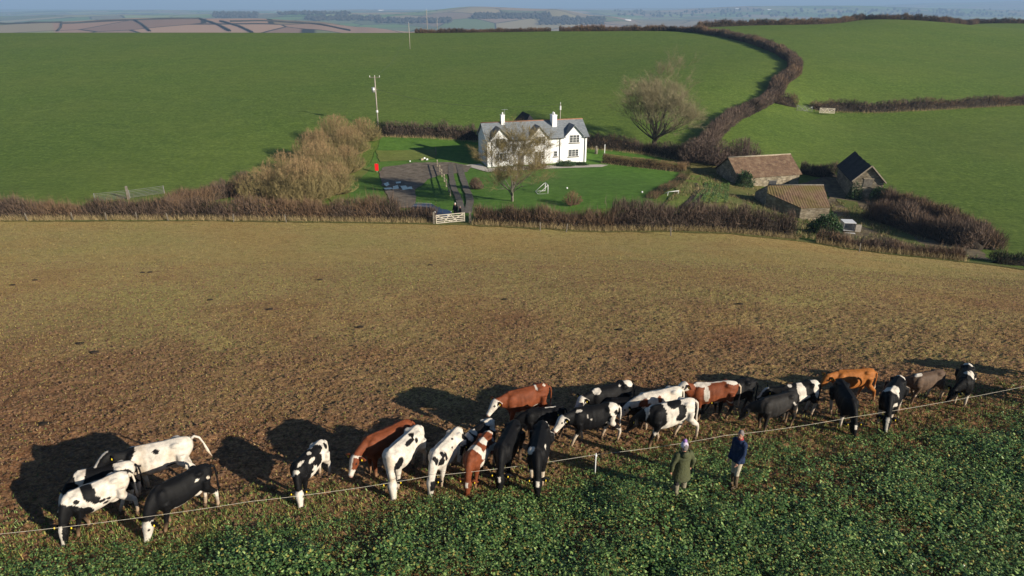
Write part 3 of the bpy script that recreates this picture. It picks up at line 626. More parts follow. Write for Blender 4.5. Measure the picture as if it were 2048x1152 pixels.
def leaf_blob(name, base, rx, ry, rz_, n, label, leaf=0.16, mat='leaf_dark', cat="bush", rz=0):
    t = rng.normal(size=(n, 3)); t /= np.linalg.norm(t, axis=1)[:, None]; t[:, 2] = np.abs(t[:, 2]); r = (1 + .25 * noise(t, 2.2, int(rx * 100) + n)) * rng.uniform(.75, 1.02, n)
    P = t * r[:, None] * np.array((rx, ry, rz_)); D = t + rng.normal(size=(n, 3)) * .7; D /= np.linalg.norm(D, axis=1)[:, None]
    T = tri_twigs(P, D, leaf * rng.uniform(.7, 1.4, n), np.full(n, leaf)); V, Fc, mi = tris_to(T, 0)
    mb = MB(); mb.ball((0, 0, 0), (rx * .8, ry * .8, rz_ * .82), 14, 10); cv = np.array(mb.v); tr = np.array([[f[0], f[1], f[2]] for f in mb.f] + [[f[0], f[2], f[3]] for f in mb.f])
    me = arr_mesh(name, np.concatenate([V, cv]), np.concatenate([Fc, tr + len(V)]), 3, False, np.concatenate([mi, np.ones(len(tr), int)]))
    return tag(link(name, me, [M[mat], M['core_green']], loc=base, rz=rz), label, cat)
leaf_blob("evergreen_bush", gat(1648, 472), 1.9, 1.6, 2.4, 3500, "rounded dark green leafy bush in front of the mossy-roofed barn")
leaf_blob("low_shrub", gat(1128, 333), 1.7, .8, 1.0, 1200, "dark low shrub at the foot of the white wall, left of the lower right window", .12)
leaf_blob("low_shrub", gat(1155, 331), 1.9, .7, .6, 1000, "low clipped green shrub under the lower right window", .12)

# ------------------------------------------------------------------ gates, fences, poles
def field_gate(a, b, h, label, mat, group=None, bars=5, brace=True, name="field_gate", rise=0.0, metal=False):
    a = Vector(a); b = Vector(b); t = empty(name, a); d = b - a; L = math.hypot(d.x, d.y); t.rotation_euler = (0, 0, math.atan2(d.y, d.x)); dz = d.z
    P = lambda s, z_: Vector((s, 0, z_ + dz * s / L))
    th = 0.05 if not metal else 0.03
    for i in range(bars):
        z_ = .18 + (h - .18) * (i / (bars - 1)) ** 1.1; m = MB(); m.beam(P(.05, z_), P(L - .05, z_ + rise), th, .085 if not metal else .03); m.build("bar", mat, t)
    for s in (.06, L - .06): m = MB(); m.beam(P(s, .1), P(s, h + .06 + (rise if s > 1 else 0)), .08, .08); m.build("stile", mat, t)
    if brace:
        for s0, s1 in ((.1, L * .5), (L - .1, L * .5)): m = MB(); m.beam(P(s0, h) + Vector((0, -.05, 0)), P(s1 + (.1 if s0 < 1 else -.1), .18) + Vector((0, -.05, 0)), .03, .08); m.build("brace", mat, t)
        for s0, s1 in ((L * .28, L * .5), (L * .72, L * .5)): m = MB(); m.beam(P(s0, .18) + Vector((0, .05, 0)), P(s1, h) + Vector((0, .05, 0)), .03, .08); m.build("brace", mat, t)
    return tag(t, label, "gate", group)
def post(p, h, r, label, group=None, mat='wood_grey', name="fence_post", lean=0.0):
    m = MB(); m.box(-r, r, -r, r, -.2, h); m.add([(-r, -r, h), (r, -r, h), (r, r, h), (-r, r, h), (0, 0, h + r * .6)], [(0, 1, 4), (1, 2, 4), (2, 3, 4), (3, 0, 4)])
    o = m.build(name, M[mat]); o.location = p; o.rotation_euler = (0, lean, random.uniform(0, .5)); return tag(o, label, "post", group)
ga, gb = gat(868, 448), gat(934, 446)
field_gate(ga + Vector((.2, 0, -.1)), gb + Vector((-.2, 0, .1)), 1.05, "whitish wooden five-bar gate in the gap of the field hedge", M['gatewood'])
post(ga, 1.3, .09, "wooden gatepost at the left end of the whitish five-bar gate", "gateposts of the five-bar gate")
post(gb + Vector((.35, 0, 0)), 1.35, .13, "thick wooden gatepost at the right end of the whitish five-bar gate", "gateposts of the five-bar gate")
g0, g1, g2 = gat(190, 405), gat(256, 398), gat(330, 388)
field_gate(g0, g1, 1.05, "galvanised metal field gate, left of the pair above the left hedge", M['metal_dull'], "galvanised gates", 6, brace=False, metal=True)
field_gate(g1 + Vector((.2, 0, 0)), g2, 1.05, "galvanised metal field gate, right of the pair above the left hedge", M['metal_dull'], "galvanised gates", 6, brace=False, metal=True)
post(g1 + Vector((.1, -.05, 0)), 1.6, .13, "pale wooden post between the two galvanised gates")
h0, h1, h2 = gat(1593, 222), gat(1624, 225), gat(1662, 226)
field_gate(h0, h1, 1.3, "dull metal gate on the hillside, left of the pale open gate", M['metal_dull'], "pair of hillside gates", 5, metal=True)
field_gate(h1 + Vector((1.0, -1.5, 0)), h2 + Vector((0, -1.8, 0)), 1.2, "pale wooden gate standing open on the hillside", M['gatewood'], "pair of hillside gates")
for i, (px, py) in enumerate([(60,441),(150,440),(217,440),(278,439),(340,441),(470,443),(575,444),(1132,463),(1080,460),(1340,470),(1715,503)]):
    wh = ["leftmost post", "second post from the left", "third post from the left", "post below the galvanised gates", "post right of the galvanised gates", "post below the nearest left bush", "post below the tallest bush", "thin post below the reddish bush", "short post below the lawn goal", "post in front of the thick bramble hedge", "post right of the evergreen bush"][i]
    post(gat(px, py) + Vector((0, -.35, 0)), .95, .045, "small weathered fence post against the field hedge, " + wh, "fence posts along the field hedge", lean=random.uniform(-.12, .12))
# garden post and rail fence
t = empty("post_and_rail_fence", gat(875, 335)); fp = [gat(px, py) for px, py in [(875,334),(880,345),(884,354),(889,364),(893,374),(897,384),(901,393)]]
for i, p in enumerate(fp):
    m = MB(); q = p - fp[0]; m.beam(q + Vector((0, 0, -.1)), q + Vector((0, 0, 1.15)), .14, .14); m.build("post", M['wood'], t)
    if i:
        for hh in (.45, .85): m = MB(); m.beam(fp[i - 1] - fp[0] + Vector((0, 0, hh)), q + Vector((0, 0, hh)), .04, .10); m.build("rail", M['wood'], t)
t.location = fp[0]; tag(t, "wooden post and rail fence running back beside the muddy yard", "fence")
def utility(base, h, label, trans=False, arms=True, armlen=1.9, r=.14, group="utility poles", lean=0, armrot=0.0):
    t = empty("utility_pole", base, armrot); m = MB(); m.tube([(0, 0, -.3), (lean * h * .5, 0, h * .5), (lean * h, 0, h)], [r, r * .85, r * .7], 8); m.build("pole", M['pole'], t, True)
    if arms:
        m = MB(); m.beam((-armlen / 2, 0, h - .25), (armlen / 2, 0, h - .25), .1, .12); m.build("crossarm", M['wood_grey'], t)
        for s in (-.47, 0, .47): m = MB(); m.tube([(armlen * s, 0, h - .19), (armlen * s, 0, h + .12)], [.06, .04], 6); m.build("insulator", M['white'], t)
    else:
        m = MB(); m.tube([(0, 0, h), (0, 0, h + .35)], [.05, .04], 6); m.build("insulator", M['white'], t)
    if trans:
        m = MB(); m.tube([(-.38, -.1, h - 2.9), (-.38, -.1, h - 2.0)], .30, 10); m.build("transformer", M['metal'], t, True)
        m = MB(); m.beam((-.6, 0, h - 2.4), (.5, 0, h - 2.4), .08, .10); m.build("bracket", M['wood_grey'], t)
        m = MB(); m.tube([(0, 0, h - 6.6), (0, 0, h - 6.2)], .22, 8); m.build("collar", M['white'], t, True)
    return tag(t, label, "utility pole", group)
pA = pt(749, 152, 133); zA = ground_z(pA[0], 133)
u1 = utility((pA[0], 133, zA), pA[2] - zA, "tall utility pole with transformer and crossarm at the end of the bush row", True)
pB = gat(820, 98); u2 = utility(pB, 8.6, "thin utility pole alone in the middle of the upper pasture", arms=False, r=.13)
pC = pt(853, 20, 345); zC = ground_z(pC[0], 345); u3 = utility((pC[0], 345, zC), pC[2] - zC, "taller utility pole on the skyline, left of two", arms=False, r=.15)
pD = pt(874, 36, 375); zD = ground_z(pD[0], 375); u4 = utility((pD[0], 375, zD), pD[2] - zD, "shorter utility pole on the skyline, right of two", arms=False, r=.13)
pE = pt(1121, 208, 126); zE = ground_z(pE[0], 126); u5 = utility((pE[0], 126, zE), pE[2] - zE, "short utility pole with a pale fitting behind the house roof", arms=False, r=.10)
m = MB(); m.tube([(0, 0, 0), (0, 0, .7)], [.16, .13], 8); o = m.build("lamp_fitting", M['white'], u5); o.location = (0, 0, pE[2] - zE - 1.0)
def cable(a, b, sag, label, r=.018, n=14, group="overhead cables"):
    a = Vector(a); b = Vector(b); pts = [a.lerp(b, i / n) - Vector((0, 0, sag * 4 * (i / n) * (1 - i / n))) for i in range(n + 1)]
    m = MB(); m.tube(pts, r, 4); return tag(m.build("overhead_cable", M['wire']), label, "cable", group)
topA = Vector((pA[0], 133, pA[2])); topE = Vector(pE); topB = pB + Vector((0, 0, 8.8))
cable(topA + Vector((.2, 0, -2.4)), topE, 1.6, "cable hanging from the transformer pole to the pole behind the house")
cable(topA + Vector((0, 0, 0)), topB, 3.0, "cable from the transformer pole up to the lone pasture pole", .015)
cable(topB, Vector(pC), 2.0, "cable from the lone pasture pole to the skyline pole", .015)

# ------------------------------------------------------------------ house
def rot2(a): return Matrix.Rotation(a, 4, 'Z')
hl, hr = gat(975, 335), gat(1172, 324)
hz = min(hl.z, hr.z) - 0.05
ang = math.atan2(hr.y - hl.y, hr.x - hl.x); HL = math.hypot(hr.x - hl.x, hr.y - hl.y); HD = 6.2; EV = 4.35; RG = 6.45
house = empty("white_house", (hl.x, hl.y, hz), ang)
tag(house, "long white rendered farmhouse with slate roof, three front gables and two chimneys", "house")
gab = [HL * .125, HL * .515, HL * .865]; GW, GH = 1.5, 5.95
# wall: front outline with gables
out = [(0, -.6), (HL, -.6), (HL, EV)]
for g in reversed(gab): out += [(g + GW, EV), (g, GH), (g - GW, EV)]
out += [(0, EV)]
m = MB(); m.add([(x, 0, z_) for x, z_ in out], [tuple(range(len(out)))])
m.add([(0, 0, -.6), (0, HD, -.6), (0, HD, EV), (0, HD / 2, RG - .12), (0, 0, EV)], [(0, 4, 3, 2, 1)])
m.add([(HL, 0, -.6), (HL, HD, -.6), (HL, HD, EV), (HL, HD / 2, RG - .12), (HL, 0, EV)], [(0, 1, 2, 3, 4)])
m.add([(0, HD, -.6), (HL, HD, -.6), (HL, HD, EV), (0, HD, EV)], [(0, 3, 2, 1)])
m.build("wall", M['render'], house)
sl = (RG - EV) / (HD / 2)
def rz_at(y): return EV + sl * y
roof = MB(); o_ = .32
a0 = EV - sl * o_
vs = [(-.3, HD + o_, a0), (HL + .3, HD + o_, a0), (HL + .3, HD / 2, RG), (-.3, HD / 2, RG)]; vs += [(x, y, z_ + .12) for x, y, z_ in vs]
roof.add(vs, [(0, 3, 2, 1)[::-1], (4, 5, 6, 7)[::-1], (0, 1, 5, 4)[::-1], (2, 3, 7, 6), (1, 2, 6, 5), (3, 0, 4, 7)])
ln = [(-.3, -o_)]
for g in gab: ln += [(g - GW, -o_), (g - GW, -.02), (g, (GH - EV) / sl + .05), (g + GW, -.02), (g + GW, -o_)]
ln += [(HL + .3, -o_), (HL + .3, HD / 2), (-.3, HD / 2)]
vs = [(x, y, EV + sl * y + (0.0)) for x, y in ln]; nv = len(vs); vs += [(x, y, z_ + .12) for x, y, z_ in vs]
roof.add(vs, [tuple(range(nv))[::-1], tuple(range(nv, 2 * nv))] + [(i, (i + 1) % nv, (i + 1) % nv + nv, i + nv) for i in range(nv)])
rf = roof.build("roof", M['slate'], house)
m = MB(); m.tube([(-.3, HD / 2, RG + .10), (HL + .3, HD / 2, RG + .10)], .10, 8); m.build("ridge_tiles", M['ridge'], rf, True)
for g in gab:
    yb = (GH + .12 - EV) / sl; dm = MB(); e = .28; ez = (GH - EV) / GW * e
    for s in (-1, 1):
        xo = g + s * (GW + e); zo = EV - ez + .06; zi = GH + .06
        yo = max(0.0, (zo - EV) / sl) - .02
        vs = [(xo, -.3, zo), (g, -.3, zi), (g, yb + .05, zi), (xo, yo, zo)]; vs += [(x, y, z_ + .12) for x, y, z_ in vs]
        dm.add(vs, [(0, 1, 2, 3), (7, 6, 5, 4), (0, 4, 5, 1), (1, 5, 6, 2), (2, 6, 7, 3), (3, 7, 4, 0)])
    dd = dm.build("dormer_roof", M['slate'], house)
    # cheeks behind the gable face
def window(parent, cx, z0, w, h, panes=3, rows=3):
    f = MB(); f.box(cx - w / 2 - .06, cx + w / 2 + .06, -.05, -.005, z0 - .06, z0 + h + .06)
    fr = f.build("window", M['white'], parent)
    g = MB(); n = panes; pw = (w - .08 * (n - 1)) / n
    for i in range(n):
        x0 = cx - w / 2 + i * (pw + .08)
        for r_ in range(rows):
            for c_ in range(2):
                hh = h / rows; g.box(x0 + c_ * pw / 2 + .02, x0 + (c_ + 1) * pw / 2 - .02, -.075, -.052, z0 + r_ * hh + .025, z0 + (r_ + 1) * hh - .025)
    g.build("pane", M['glass'], fr)
    s = MB(); s.box(cx - w / 2 - .15, cx + w / 2 + .15, -.17, -.008, z0 - .17, z0 - .065); s.build("sill", M['wood_grey'], fr)
for g in gab: window(house, g + .1, 3.35, 1.55, 1.15)
for g in (HL * .135, HL * .52, HL * .865): window(house, g, 1.15, 1.6, 1.05)
window(house, HL * .68, 1.3, .5, .8, 1, 2)
d = MB(); d.box(HL * .33 - .5, HL * .33 + .5, -.06, -.004, 0, 2.05); dr = d.build("door", M['wood_grey'], house); d = MB(); d.ball((HL * .33 + .38, -.1, 1.0), .04); d.build("handle", M['metal'], dr)
for x in (.12 * HL * 0 + .75, HL * .685 + .6, HL - .35):
    m = MB(); m.tube([(x, -.08, -.3), (x, -.08, EV - .15)], .05, 6); m.build("downpipe", M['gutter'], house)
for x0, x1 in ((-.3, gab[0] - GW - .3), (gab[0] + GW + .3, gab[1] - GW - .3), (gab[1] + GW + .3, gab[2] - GW - .3), (gab[2] + GW + .3, HL + .3)):
    if x1 - x0 > .2: m = MB(); m.beam((x0, -o_ - .06, EV - sl * o_ + .02), (x1, -o_ - .06, EV - sl * o_ + .02), .12, .1); m.build("gutter", M['gutter'], house)
def chimney(cx, cy, wx, wy, top, pots):
    c = MB(); c.box(cx - wx / 2, cx + wx / 2, cy - wy / 2, cy + wy / 2, RG - 1.2, top); c.box(cx - wx / 2 - .05, cx + wx / 2 + .05, cy - wy / 2 - .05, cy + wy / 2 + .05, top + .003, top + .12)
    o = c.build("chimney", M['render'], rf)
    for i in range(pots):
        p_ = MB(); yy = cy + (i - (pots - 1) / 2) * .5; p_.tube([(cx, yy, top + .12), (cx, yy, top + .5)], [.14, .11], 8); p_.build("chimney_pot", M['white'], o, True)
    return o
chimney(HL * .195, HD / 2 - .2, .55, .7, RG + 1.15, 1)
chimney(HL * .70, HD / 2 - .75, .75, 1.25, RG + .95, 2)
m = MB(); m.tube([(HL * .22, HD / 2, RG), (HL * .22, HD / 2, RG + 2.1)], .025, 4); m.tube([(HL * .22 - .5, HD / 2, RG + 2.0), (HL * .22 + .5, HD / 2, RG + 2.0)], .02, 4)
for k in (-.4, -.15, .1, .35): m.tube([(HL * .22 + k, HD / 2 - .3, RG + 2.0), (HL * .22 + k, HD / 2 + .3, RG + 2.0)], .015, 4)
m.build("aerial", M['metal'], rf)
m = MB(); x0, x1 = HL * .40, HL * .62; m.box(x0, x1, HD + .003, HD + 5, -.6, EV); m.build("rear_wing_wall", M['render'], house)
m = MB(); zt = RG + .75; m.add([(x0 - .3, HD - 3.0, EV), (x1 + .3, HD - 3.0, EV), (x1 + .3, HD + 5.3, EV), (x0 - .3, HD + 5.3, EV), ((x0 + x1) / 2, HD - 1.0, zt), ((x0 + x1) / 2, HD + 3.2, zt)], [(0, 1, 4), (1, 2, 5, 4), (2, 3, 5), (3, 0, 4, 5)])
m.build("rear_wing_roof", M['slate_dark'], house)

# ------------------------------------------------------------------ barns
def barn(name, o, ang, L, Dp, ev, rg, label, roofm, wallm=None, ov=.25, base=-1.2, hip=0):
    t = empty(name, o, ang); wallm = wallm or M['stone']
    m = MB(); m.add([(0, 0, base), (L, 0, base), (L, 0, ev), (0, 0, ev)], [(0, 1, 2, 3)]); m.add([(0, Dp, base), (L, Dp, base), (L, Dp, ev), (0, Dp, ev)], [(0, 3, 2, 1)])
    for x, s in ((0, 1), (L, -1)):
        f = (0, 4, 3, 2, 1) if s > 0 else (0, 1, 2, 3, 4); m.add([(x, 0, base), (x, Dp, base), (x, Dp, ev), (x, Dp / 2, rg - .08), (x, 0, ev)], [f])
    m.build("wall", wallm, t)
    # sagging roof, a grid per slope
    NX, NY = 16, 5; r = MB(); s_ = (rg - ev) / (Dp / 2)
    for side in (0, 1):
        vs = []
        for j in range(NY + 1):
            for i in range(NX + 1):
                x = -ov + (L + 2 * ov) * i / NX; w = j / NY; y = -ov + (Dp / 2 + ov) * w; zz = ev + s_ * y - .12 * math.sin(math.pi * i / NX) * w - .05 * math.sin(i * 1.7) * w
                if side: y = Dp - y
                vs.append((x, y, zz + .02))
        n = len(vs); vs += [(x, y, z_ + .1) for x, y, z_ in vs]; fs = []
        for j in range(NY):
            for i in range(NX):
                q = (j * (NX + 1) + i, j * (NX + 1) + i + 1, (j + 1) * (NX + 1) + i + 1, (j + 1) * (NX + 1) + i); q = q if not side else q[::-1]
                fs.append(tuple(k + n for k in q)); fs.append(q[::-1])
        for i in range(NX): a_, b_ = i, i + 1; fs.append((a_, b_, b_ + n, a_ + n))
        for j in range(NY):
            for i in (0, NX): a_, b_ = j * (NX + 1) + i, (j + 1) * (NX + 1) + i; fs.append((a_, b_, b_ + n, a_ + n))
        r.add(vs, fs)
    ro = r.build("roof", roofm, t)
    return tag(t, label, "barn"), ro
bl, br = gat(1476, 371), gat(1600, 374); ab = math.atan2(br.y - bl.y, br.x - bl.x) + R(3)
LB = math.hypot(br.x - bl.x, br.y - bl.y)
b1, r1 = barn("stone_barn", (bl.x, bl.y, min(bl.z, br.z)), ab, LB, 6.4, 2.0, 4.3, "long stone barn with red-brown clay tile roof, left of the slate barn", M['tiles'])
m = MB(); m.box(LB * .5, LB * .5 + 1.3, -.05, -.004, .35, 1.1); m.build("window_opening", M['gutter'], b1)
m = MB(); m.box(LB * .5 - .15, LB * .5 + 1.45, -.09, -.052, 1.12, 1.3); m.build("lintel", M['wood_grey'], b1)
m = MB(); m.tube([(-.25, 3.2, 4.36), (LB + .25, 3.2, 4.3)], .12, 6); m.build("ridge_tiles", M['wood'], r1, True)
# slate barn: gable towards the camera
gl, gr = pt(1699, 398, 97.6), pt(1762, 394, 96.2); za = min(ground_z(gl[0], gl[1]), ground_z(gr[0], gr[1]))
WB = math.hypot(gr[0] - gl[0], gr[1] - gl[1]); aB = math.atan2(gr[1] - gl[1], gr[0] - gl[0])
b2, r2 = barn("stone_barn", (gr[0], gr[1], za), aB + math.pi / 2 + R(7), 11, WB, 2.75, 4.9, "tall gabled stone barn with black slate roof and a loft door", M['slate_dark'])
m = MB(); m.box(-.06, -.004, WB * .36, WB * .66, 2.0, 3.1); dd_ = m.build("loft_door", M['wood_grey'], b2)
m = MB(); m.box(-.1, -.062, WB * .36 - .1, WB * .66 + .1, 3.12, 3.25); m.build("lintel", M['wood'], b2)
for y0 in (0, WB):
    m = MB(); m.beam((-.3, y0 + (-.25 if y0 == 0 else .25), 2.72), (-.3, WB / 2, 5.05), .12, .16); m.build("verge_board", M['wood'], r2)
# mossy corrugated barn with a slanting shaded wall
A3, B3 = gat(1606, 438), gat(1660, 443); z3 = min(A3.z, B3.z) - .2
t3 = empty("stone_barn", (A3.x, A3.y, z3)); tag(t3, "stone barn with mossy corrugated roof and slanting dark side wall, nearest the field", "barn")
def px3(px, py, Y): q = pt(px, py, Y); return Vector(q) - Vector((A3.x, A3.y, z3))
Y0 = A3.y
E1, E2 = px3(1602, 417, Y0 - .1), px3(1660, 415, B3.y - .1)
RL, RR_ = px3(1536, 371.5, Y0 + 4.2), px3(1647, 371.5, Y0 + 4.0); DL = px3(1534, 387, Y0 + 3.2)
BL, BR = RL + Vector((-.2, 3.8, RL.z * 0 - 1.8)), RR_ + Vector((.2, 3.8, -1.8))
m = MB()
def wallq(p, q): m.add([(p.x, p.y, -1.0), (q.x, q.y, -1.0), (q.x, q.y, q.z - .03), (p.x, p.y, p.z - .03)], [(0, 1, 2, 3)])
wallq(E1, E2); wallq(DL, E1); wallq(BR, BL)
m.add([(E2.x, E2.y, -1), (BR.x, BR.y, -1), (BR.x, BR.y, BR.z - .03), (RR_.x, RR_.y, RR_.z - .03), (E2.x, E2.y, E2.z - .03)], [(0, 1, 2, 3, 4)])
m.add([(BL.x, BL.y, -1), (DL.x, DL.y, -1), (DL.x, DL.y, DL.z - .03), (RL.x, RL.y, RL.z - .03), (BL.x, BL.y, BL.z - .03)], [(0, 1, 2, 3, 4)])
m.build("wall", M['stone'], t3)
m = MB(); up = Vector((0, 0, .08)); q = [E1, E2, RR_, RL, DL]; m.add(q + [v + up for v in q], [(4, 3, 2, 1, 0), (5, 6, 7, 8, 9)] + [(i, (i + 1) % 5, (i + 1) % 5 + 5, i + 5) for i in range(5)])
q = [RL, RR_, BR, BL]; m.add([v + up * .5 for v in q] + [v + up for v in q], [(3, 2, 1, 0), (4, 5, 6, 7)] + [(i, (i + 1) % 4, (i + 1) % 4 + 4, i + 4) for i in range(4)])
m.build("roof", M['corrugated'], t3)
m = MB(); m.tube([RL + up * 1.3, RR_ + up * 1.3], .09, 6); m.build("ridge", M['wood_grey'], t3, True)
leaf_blob("ivy", gat(1488, 374) + Vector((0, .1, 0)), 1.5, .8, 2.6, 1600, "ivy mass climbing the left corner of the tiled barn", .15, cat="ivy")
leaf_blob("ivy", (gl[0] + .7, gl[1] - .3, za), 1.3, .7, 2.5, 1500, "ivy climbing the left side of the slate barn's gable", .15, cat="ivy")
leaf_blob("ivy", (gr[0] - .6, gr[1] - .3, za), 1.4, .7, 2.4, 1500, "ivy climbing the right side of the slate barn's gable", .15, cat="ivy")
leaf_blob("ivy", gat(1533, 408), .9, .9, 1.6, 900, "ivy clump at the far left corner of the mossy-roofed barn", .14, cat="ivy")

# small trailer in the yard
p = gat(1697, 466); t = empty("trailer", p, R(-8)); t.scale = (.68, .68, .68); tag(t, "small open-backed white-roofed livestock trailer in the barn yard", "trailer")
m = MB(); m.box(-.95, -.9, 0, 2.2, .35, 1.75); m.box(.9, .95, 0, 2.2, .35, 1.75); m.box(-.9, .9, 2.15, 2.2, .35, 1.75); m.box(-.9, .9, 0, 2.148, .35, .42); m.build("body", M['metal'], t)
m = MB(); m.box(-1.0, 1.0, -.08, 2.25, 1.753, 1.83); m.build("roof", M['white'], t)
m = MB(); m.box(.98, 1.9, -.14, -.08, .3, 1.6); m.build("door", M['pole'], t)
m = MB(); m.beam((-.9, -.5, .1), (.9, -.5, .1), .5, .08); m.build("ramp", M['white'], t)
for s in (-1, 1):
    m = MB(); m.tube([(s * 1.0, 1.1, .32), (s * 1.15, 1.1, .32)], .32, 14); w = m.build("wheel", M['rubber'], t, False)
    m = MB(); m.tube([(s * 1.152, 1.1, .32), (s * 1.17, 1.1, .32)], .17, 10); m.build("rim", M['metal'], w)
m = MB(); m.beam((0, 2.2, .4), (0, 3.2, .35), .1, .1); m.build("tow_bar", M['metal'], t)

# lawn things
def goal(p, rz, w, h, d, label, fallen=False):
    t = empty("football_goal", p, rz); r = .042
    fr = MB(); fr.tube([(-w / 2, 0, 0), (-w / 2, 0, h)], r, 6); fr.tube([(w / 2, 0, 0), (w / 2, 0, h)], r, 6); fr.tube([(-w / 2, 0, h), (w / 2, 0, h)], r, 6); fr.build("front_frame", M['white'], t, True)
    for s in (-1, 1):
        m = MB(); m.tube([(s * w / 2, 0, h), (s * w / 2, d, .04)], r * .7, 5); m.tube([(s * w / 2, d, .04), (s * w / 2, 0, .04)], r * .7, 5); m.build("side_frame", M['white'], t, True)
    m = MB(); m.tube([(-w / 2, d, .04), (w / 2, d, .04)], r * .8, 5); m.build("base_bar", M['white'], t, True)
    if fallen: t.rotation_euler = (R(-62), 0, rz)
    return tag(t, label, "goal", "football goals on the lawn")
goal(gat(1093, 385), R(100), 1.6, 1.15, 1.3, "small white football goal standing on the lawn near the bare tree")
goal(gat(1338, 387), R(200), 1.5, 1.1, 1.2, "white football goal tipped over at the right edge of the lawn", True)
for px, py, lb in ((1134, 378, "white ball on the lawn right of the standing goal"), (1284, 386, "pale ball on the lawn left of the tipped goal"), (820, 324, "white ball in the grass above the muddy yard")):
    m = MB(); m.ball((0, 0, .13), .13, 10, 8); o = m.build("ball", M['white'], None, True); o.location = gat(px, py); tag(o, lb, "ball", "white balls in the garden")
p = gat(754, 345); t = empty("red_board", p); m = MB(); m.box(-.27, .27, -.06, .06, .30, 1.35); m.build("board", M['red'], t); m = MB(); m.box(-.05, .05, .063, .15, -.2, 1.4); m.build("post", M['wood'], t)
tag(t, "bright red upright board on a post at the corner of the muddy yard", "board")
for i, (px, py, mt_, sx, lb) in enumerate([(843, 321, 'wood', .5, "small heap of pale cut logs on the grass bank"), (848, 319, 'white', .35, "white sack beside the pale logs on the bank"), (853, 321, 'metal', .4, "bluish grey sack right of the logs on the bank")]):
    m = MB()
    for k in range(3): m.ball((k * .2 * sx, k * .1, .12), (.3 * sx, .25 * sx, .22), 8, 6)
    o = m.build("garden_heap" if i == 0 else "sack", M[mt_], None, True); o.location = gat(px, py); tag(o, lb, "log pile" if i == 0 else "sack")
post(gat(872, 311), 1.3, .07, "single short post on the grass bank left of the house shadow")
post(gat(1209, 309), 1.7, .05, "thin white post on the grass right of the house", mat='white')
m = MB(); m.tube([(0, 0, 0), (.05, 0, .6), (0, 0, 1.05)], [.28, .22, .16], 8); m.ball((0, 0, 1.2), .2); o = m.build("garden_urn", M['bark'], None, True); o.location = gat(1192, 308); tag(o, "pale stone urn on the grass right of the house", "urn")

# ------------------------------------------------------------------ car
def car(p, rz):
    t = empty("parked_car", p, rz); tag(t, "dark blue estate car with roof rails parked behind the hedge by the gate", "car")
    paint = pm("dark_blue_paint", (0.018, 0.028, 0.06), (0.024, 0.036, 0.075), 1, 0.3, spec=0.6)
    def sect(st, name, mat, par):   # st: (x, halfwidth_low, halfwidth_high, z0, z1)
        m = MB(); n = 8; V = []
        for (x, wl, wh, z0, z1) in st: V += [(x, -wl, z0), (x, -wl * 1.0, z0 + (z1 - z0) * .5), (x, -wh, z1 - .03), (x, -wh * .85, z1), (x, wh * .85, z1), (x, wh, z1 - .03), (x, wl, z0 + (z1 - z0) * .5), (x, wl, z0)]
        fs = []
        for i in range(len(st) - 1):
            for k in range(n): fs.append((i * n + k, (i + 1) * n + k, (i + 1) * n + (k + 1) % n, i * n + (k + 1) % n))
        fs.append(tuple(range(n))); fs.append(tuple(range((len(st) - 1) * n, len(st) * n))[::-1]); m.add(V, fs); return m.build(name, mat, par, False)
    body = sect([(-2.25, .70, .66, .38, .72), (-2.2, .84, .80, .28, .98), (-1.6, .90, .86, .24, 1.02), (0, .91, .87, .22, 1.0), (1.0, .90, .84, .22, .98), (1.7, .88, .78, .24, .90), (2.15, .80, .70, .30, .76), (2.28, .66, .56, .36, .6)], "body", paint, t)
    sect([(-2.15, .80, .66, .96, 1.05), (-1.95, .84, .66, .96, 1.42), (-.9, .86, .68, .96, 1.5), (.1, .86, .67, .96, 1.46), (.95, .84, .74, .94, .99)], "windows", M['glass'], t)
    sect([(-1.98, .69, .60, 1.40, 1.46), (-.9, .72, .62, 1.46, 1.54), (.15, .70, .60, 1.42, 1.50)], "roof", paint, t)
    for x in (-.95, -.0):
        for s in (-1, 1): m = MB(); m.beam((x, s * .87, .98), (x + .05, s * .71, 1.46), .06, .03); m.build("pillar", paint, t)
    for s in (-1, 1):
        m = MB(); m.tube([(-1.8, s * .6, 1.56), (.0, s * .6, 1.57)], .025, 5); m.build("roof_rail", M['metal'], t)
        m = MB(); m.ball((.75, s * 1.0, 1.05), (.1, .12, .08)); m.build("mirror", M['white'] if s < 0 else paint, t, True)
        m = MB(); m.box(2.08, 2.2, s * .62 - .14, s * .62 + .14, .58, .74); m.build("headlight", M['white'], t)
        m = MB(); m.box(-2.27, -2.2, s * .66 - .1, s * .66 + .1, .6, .85); m.build("tail_light", M['red'], t)
        for x in (-1.4, 1.4):
            m = MB(); m.tube([(x, s * .72, .33), (x, s * .93, .33)], .33, 16); w = m.build("wheel", M['rubber'], t)
            m = MB(); m.tube([(x, s * .932, .33), (x, s * .95, .33)], .20, 12); m.build("rim", M['metal'], w)
    return t
car(gat(862, 437), R(-9))

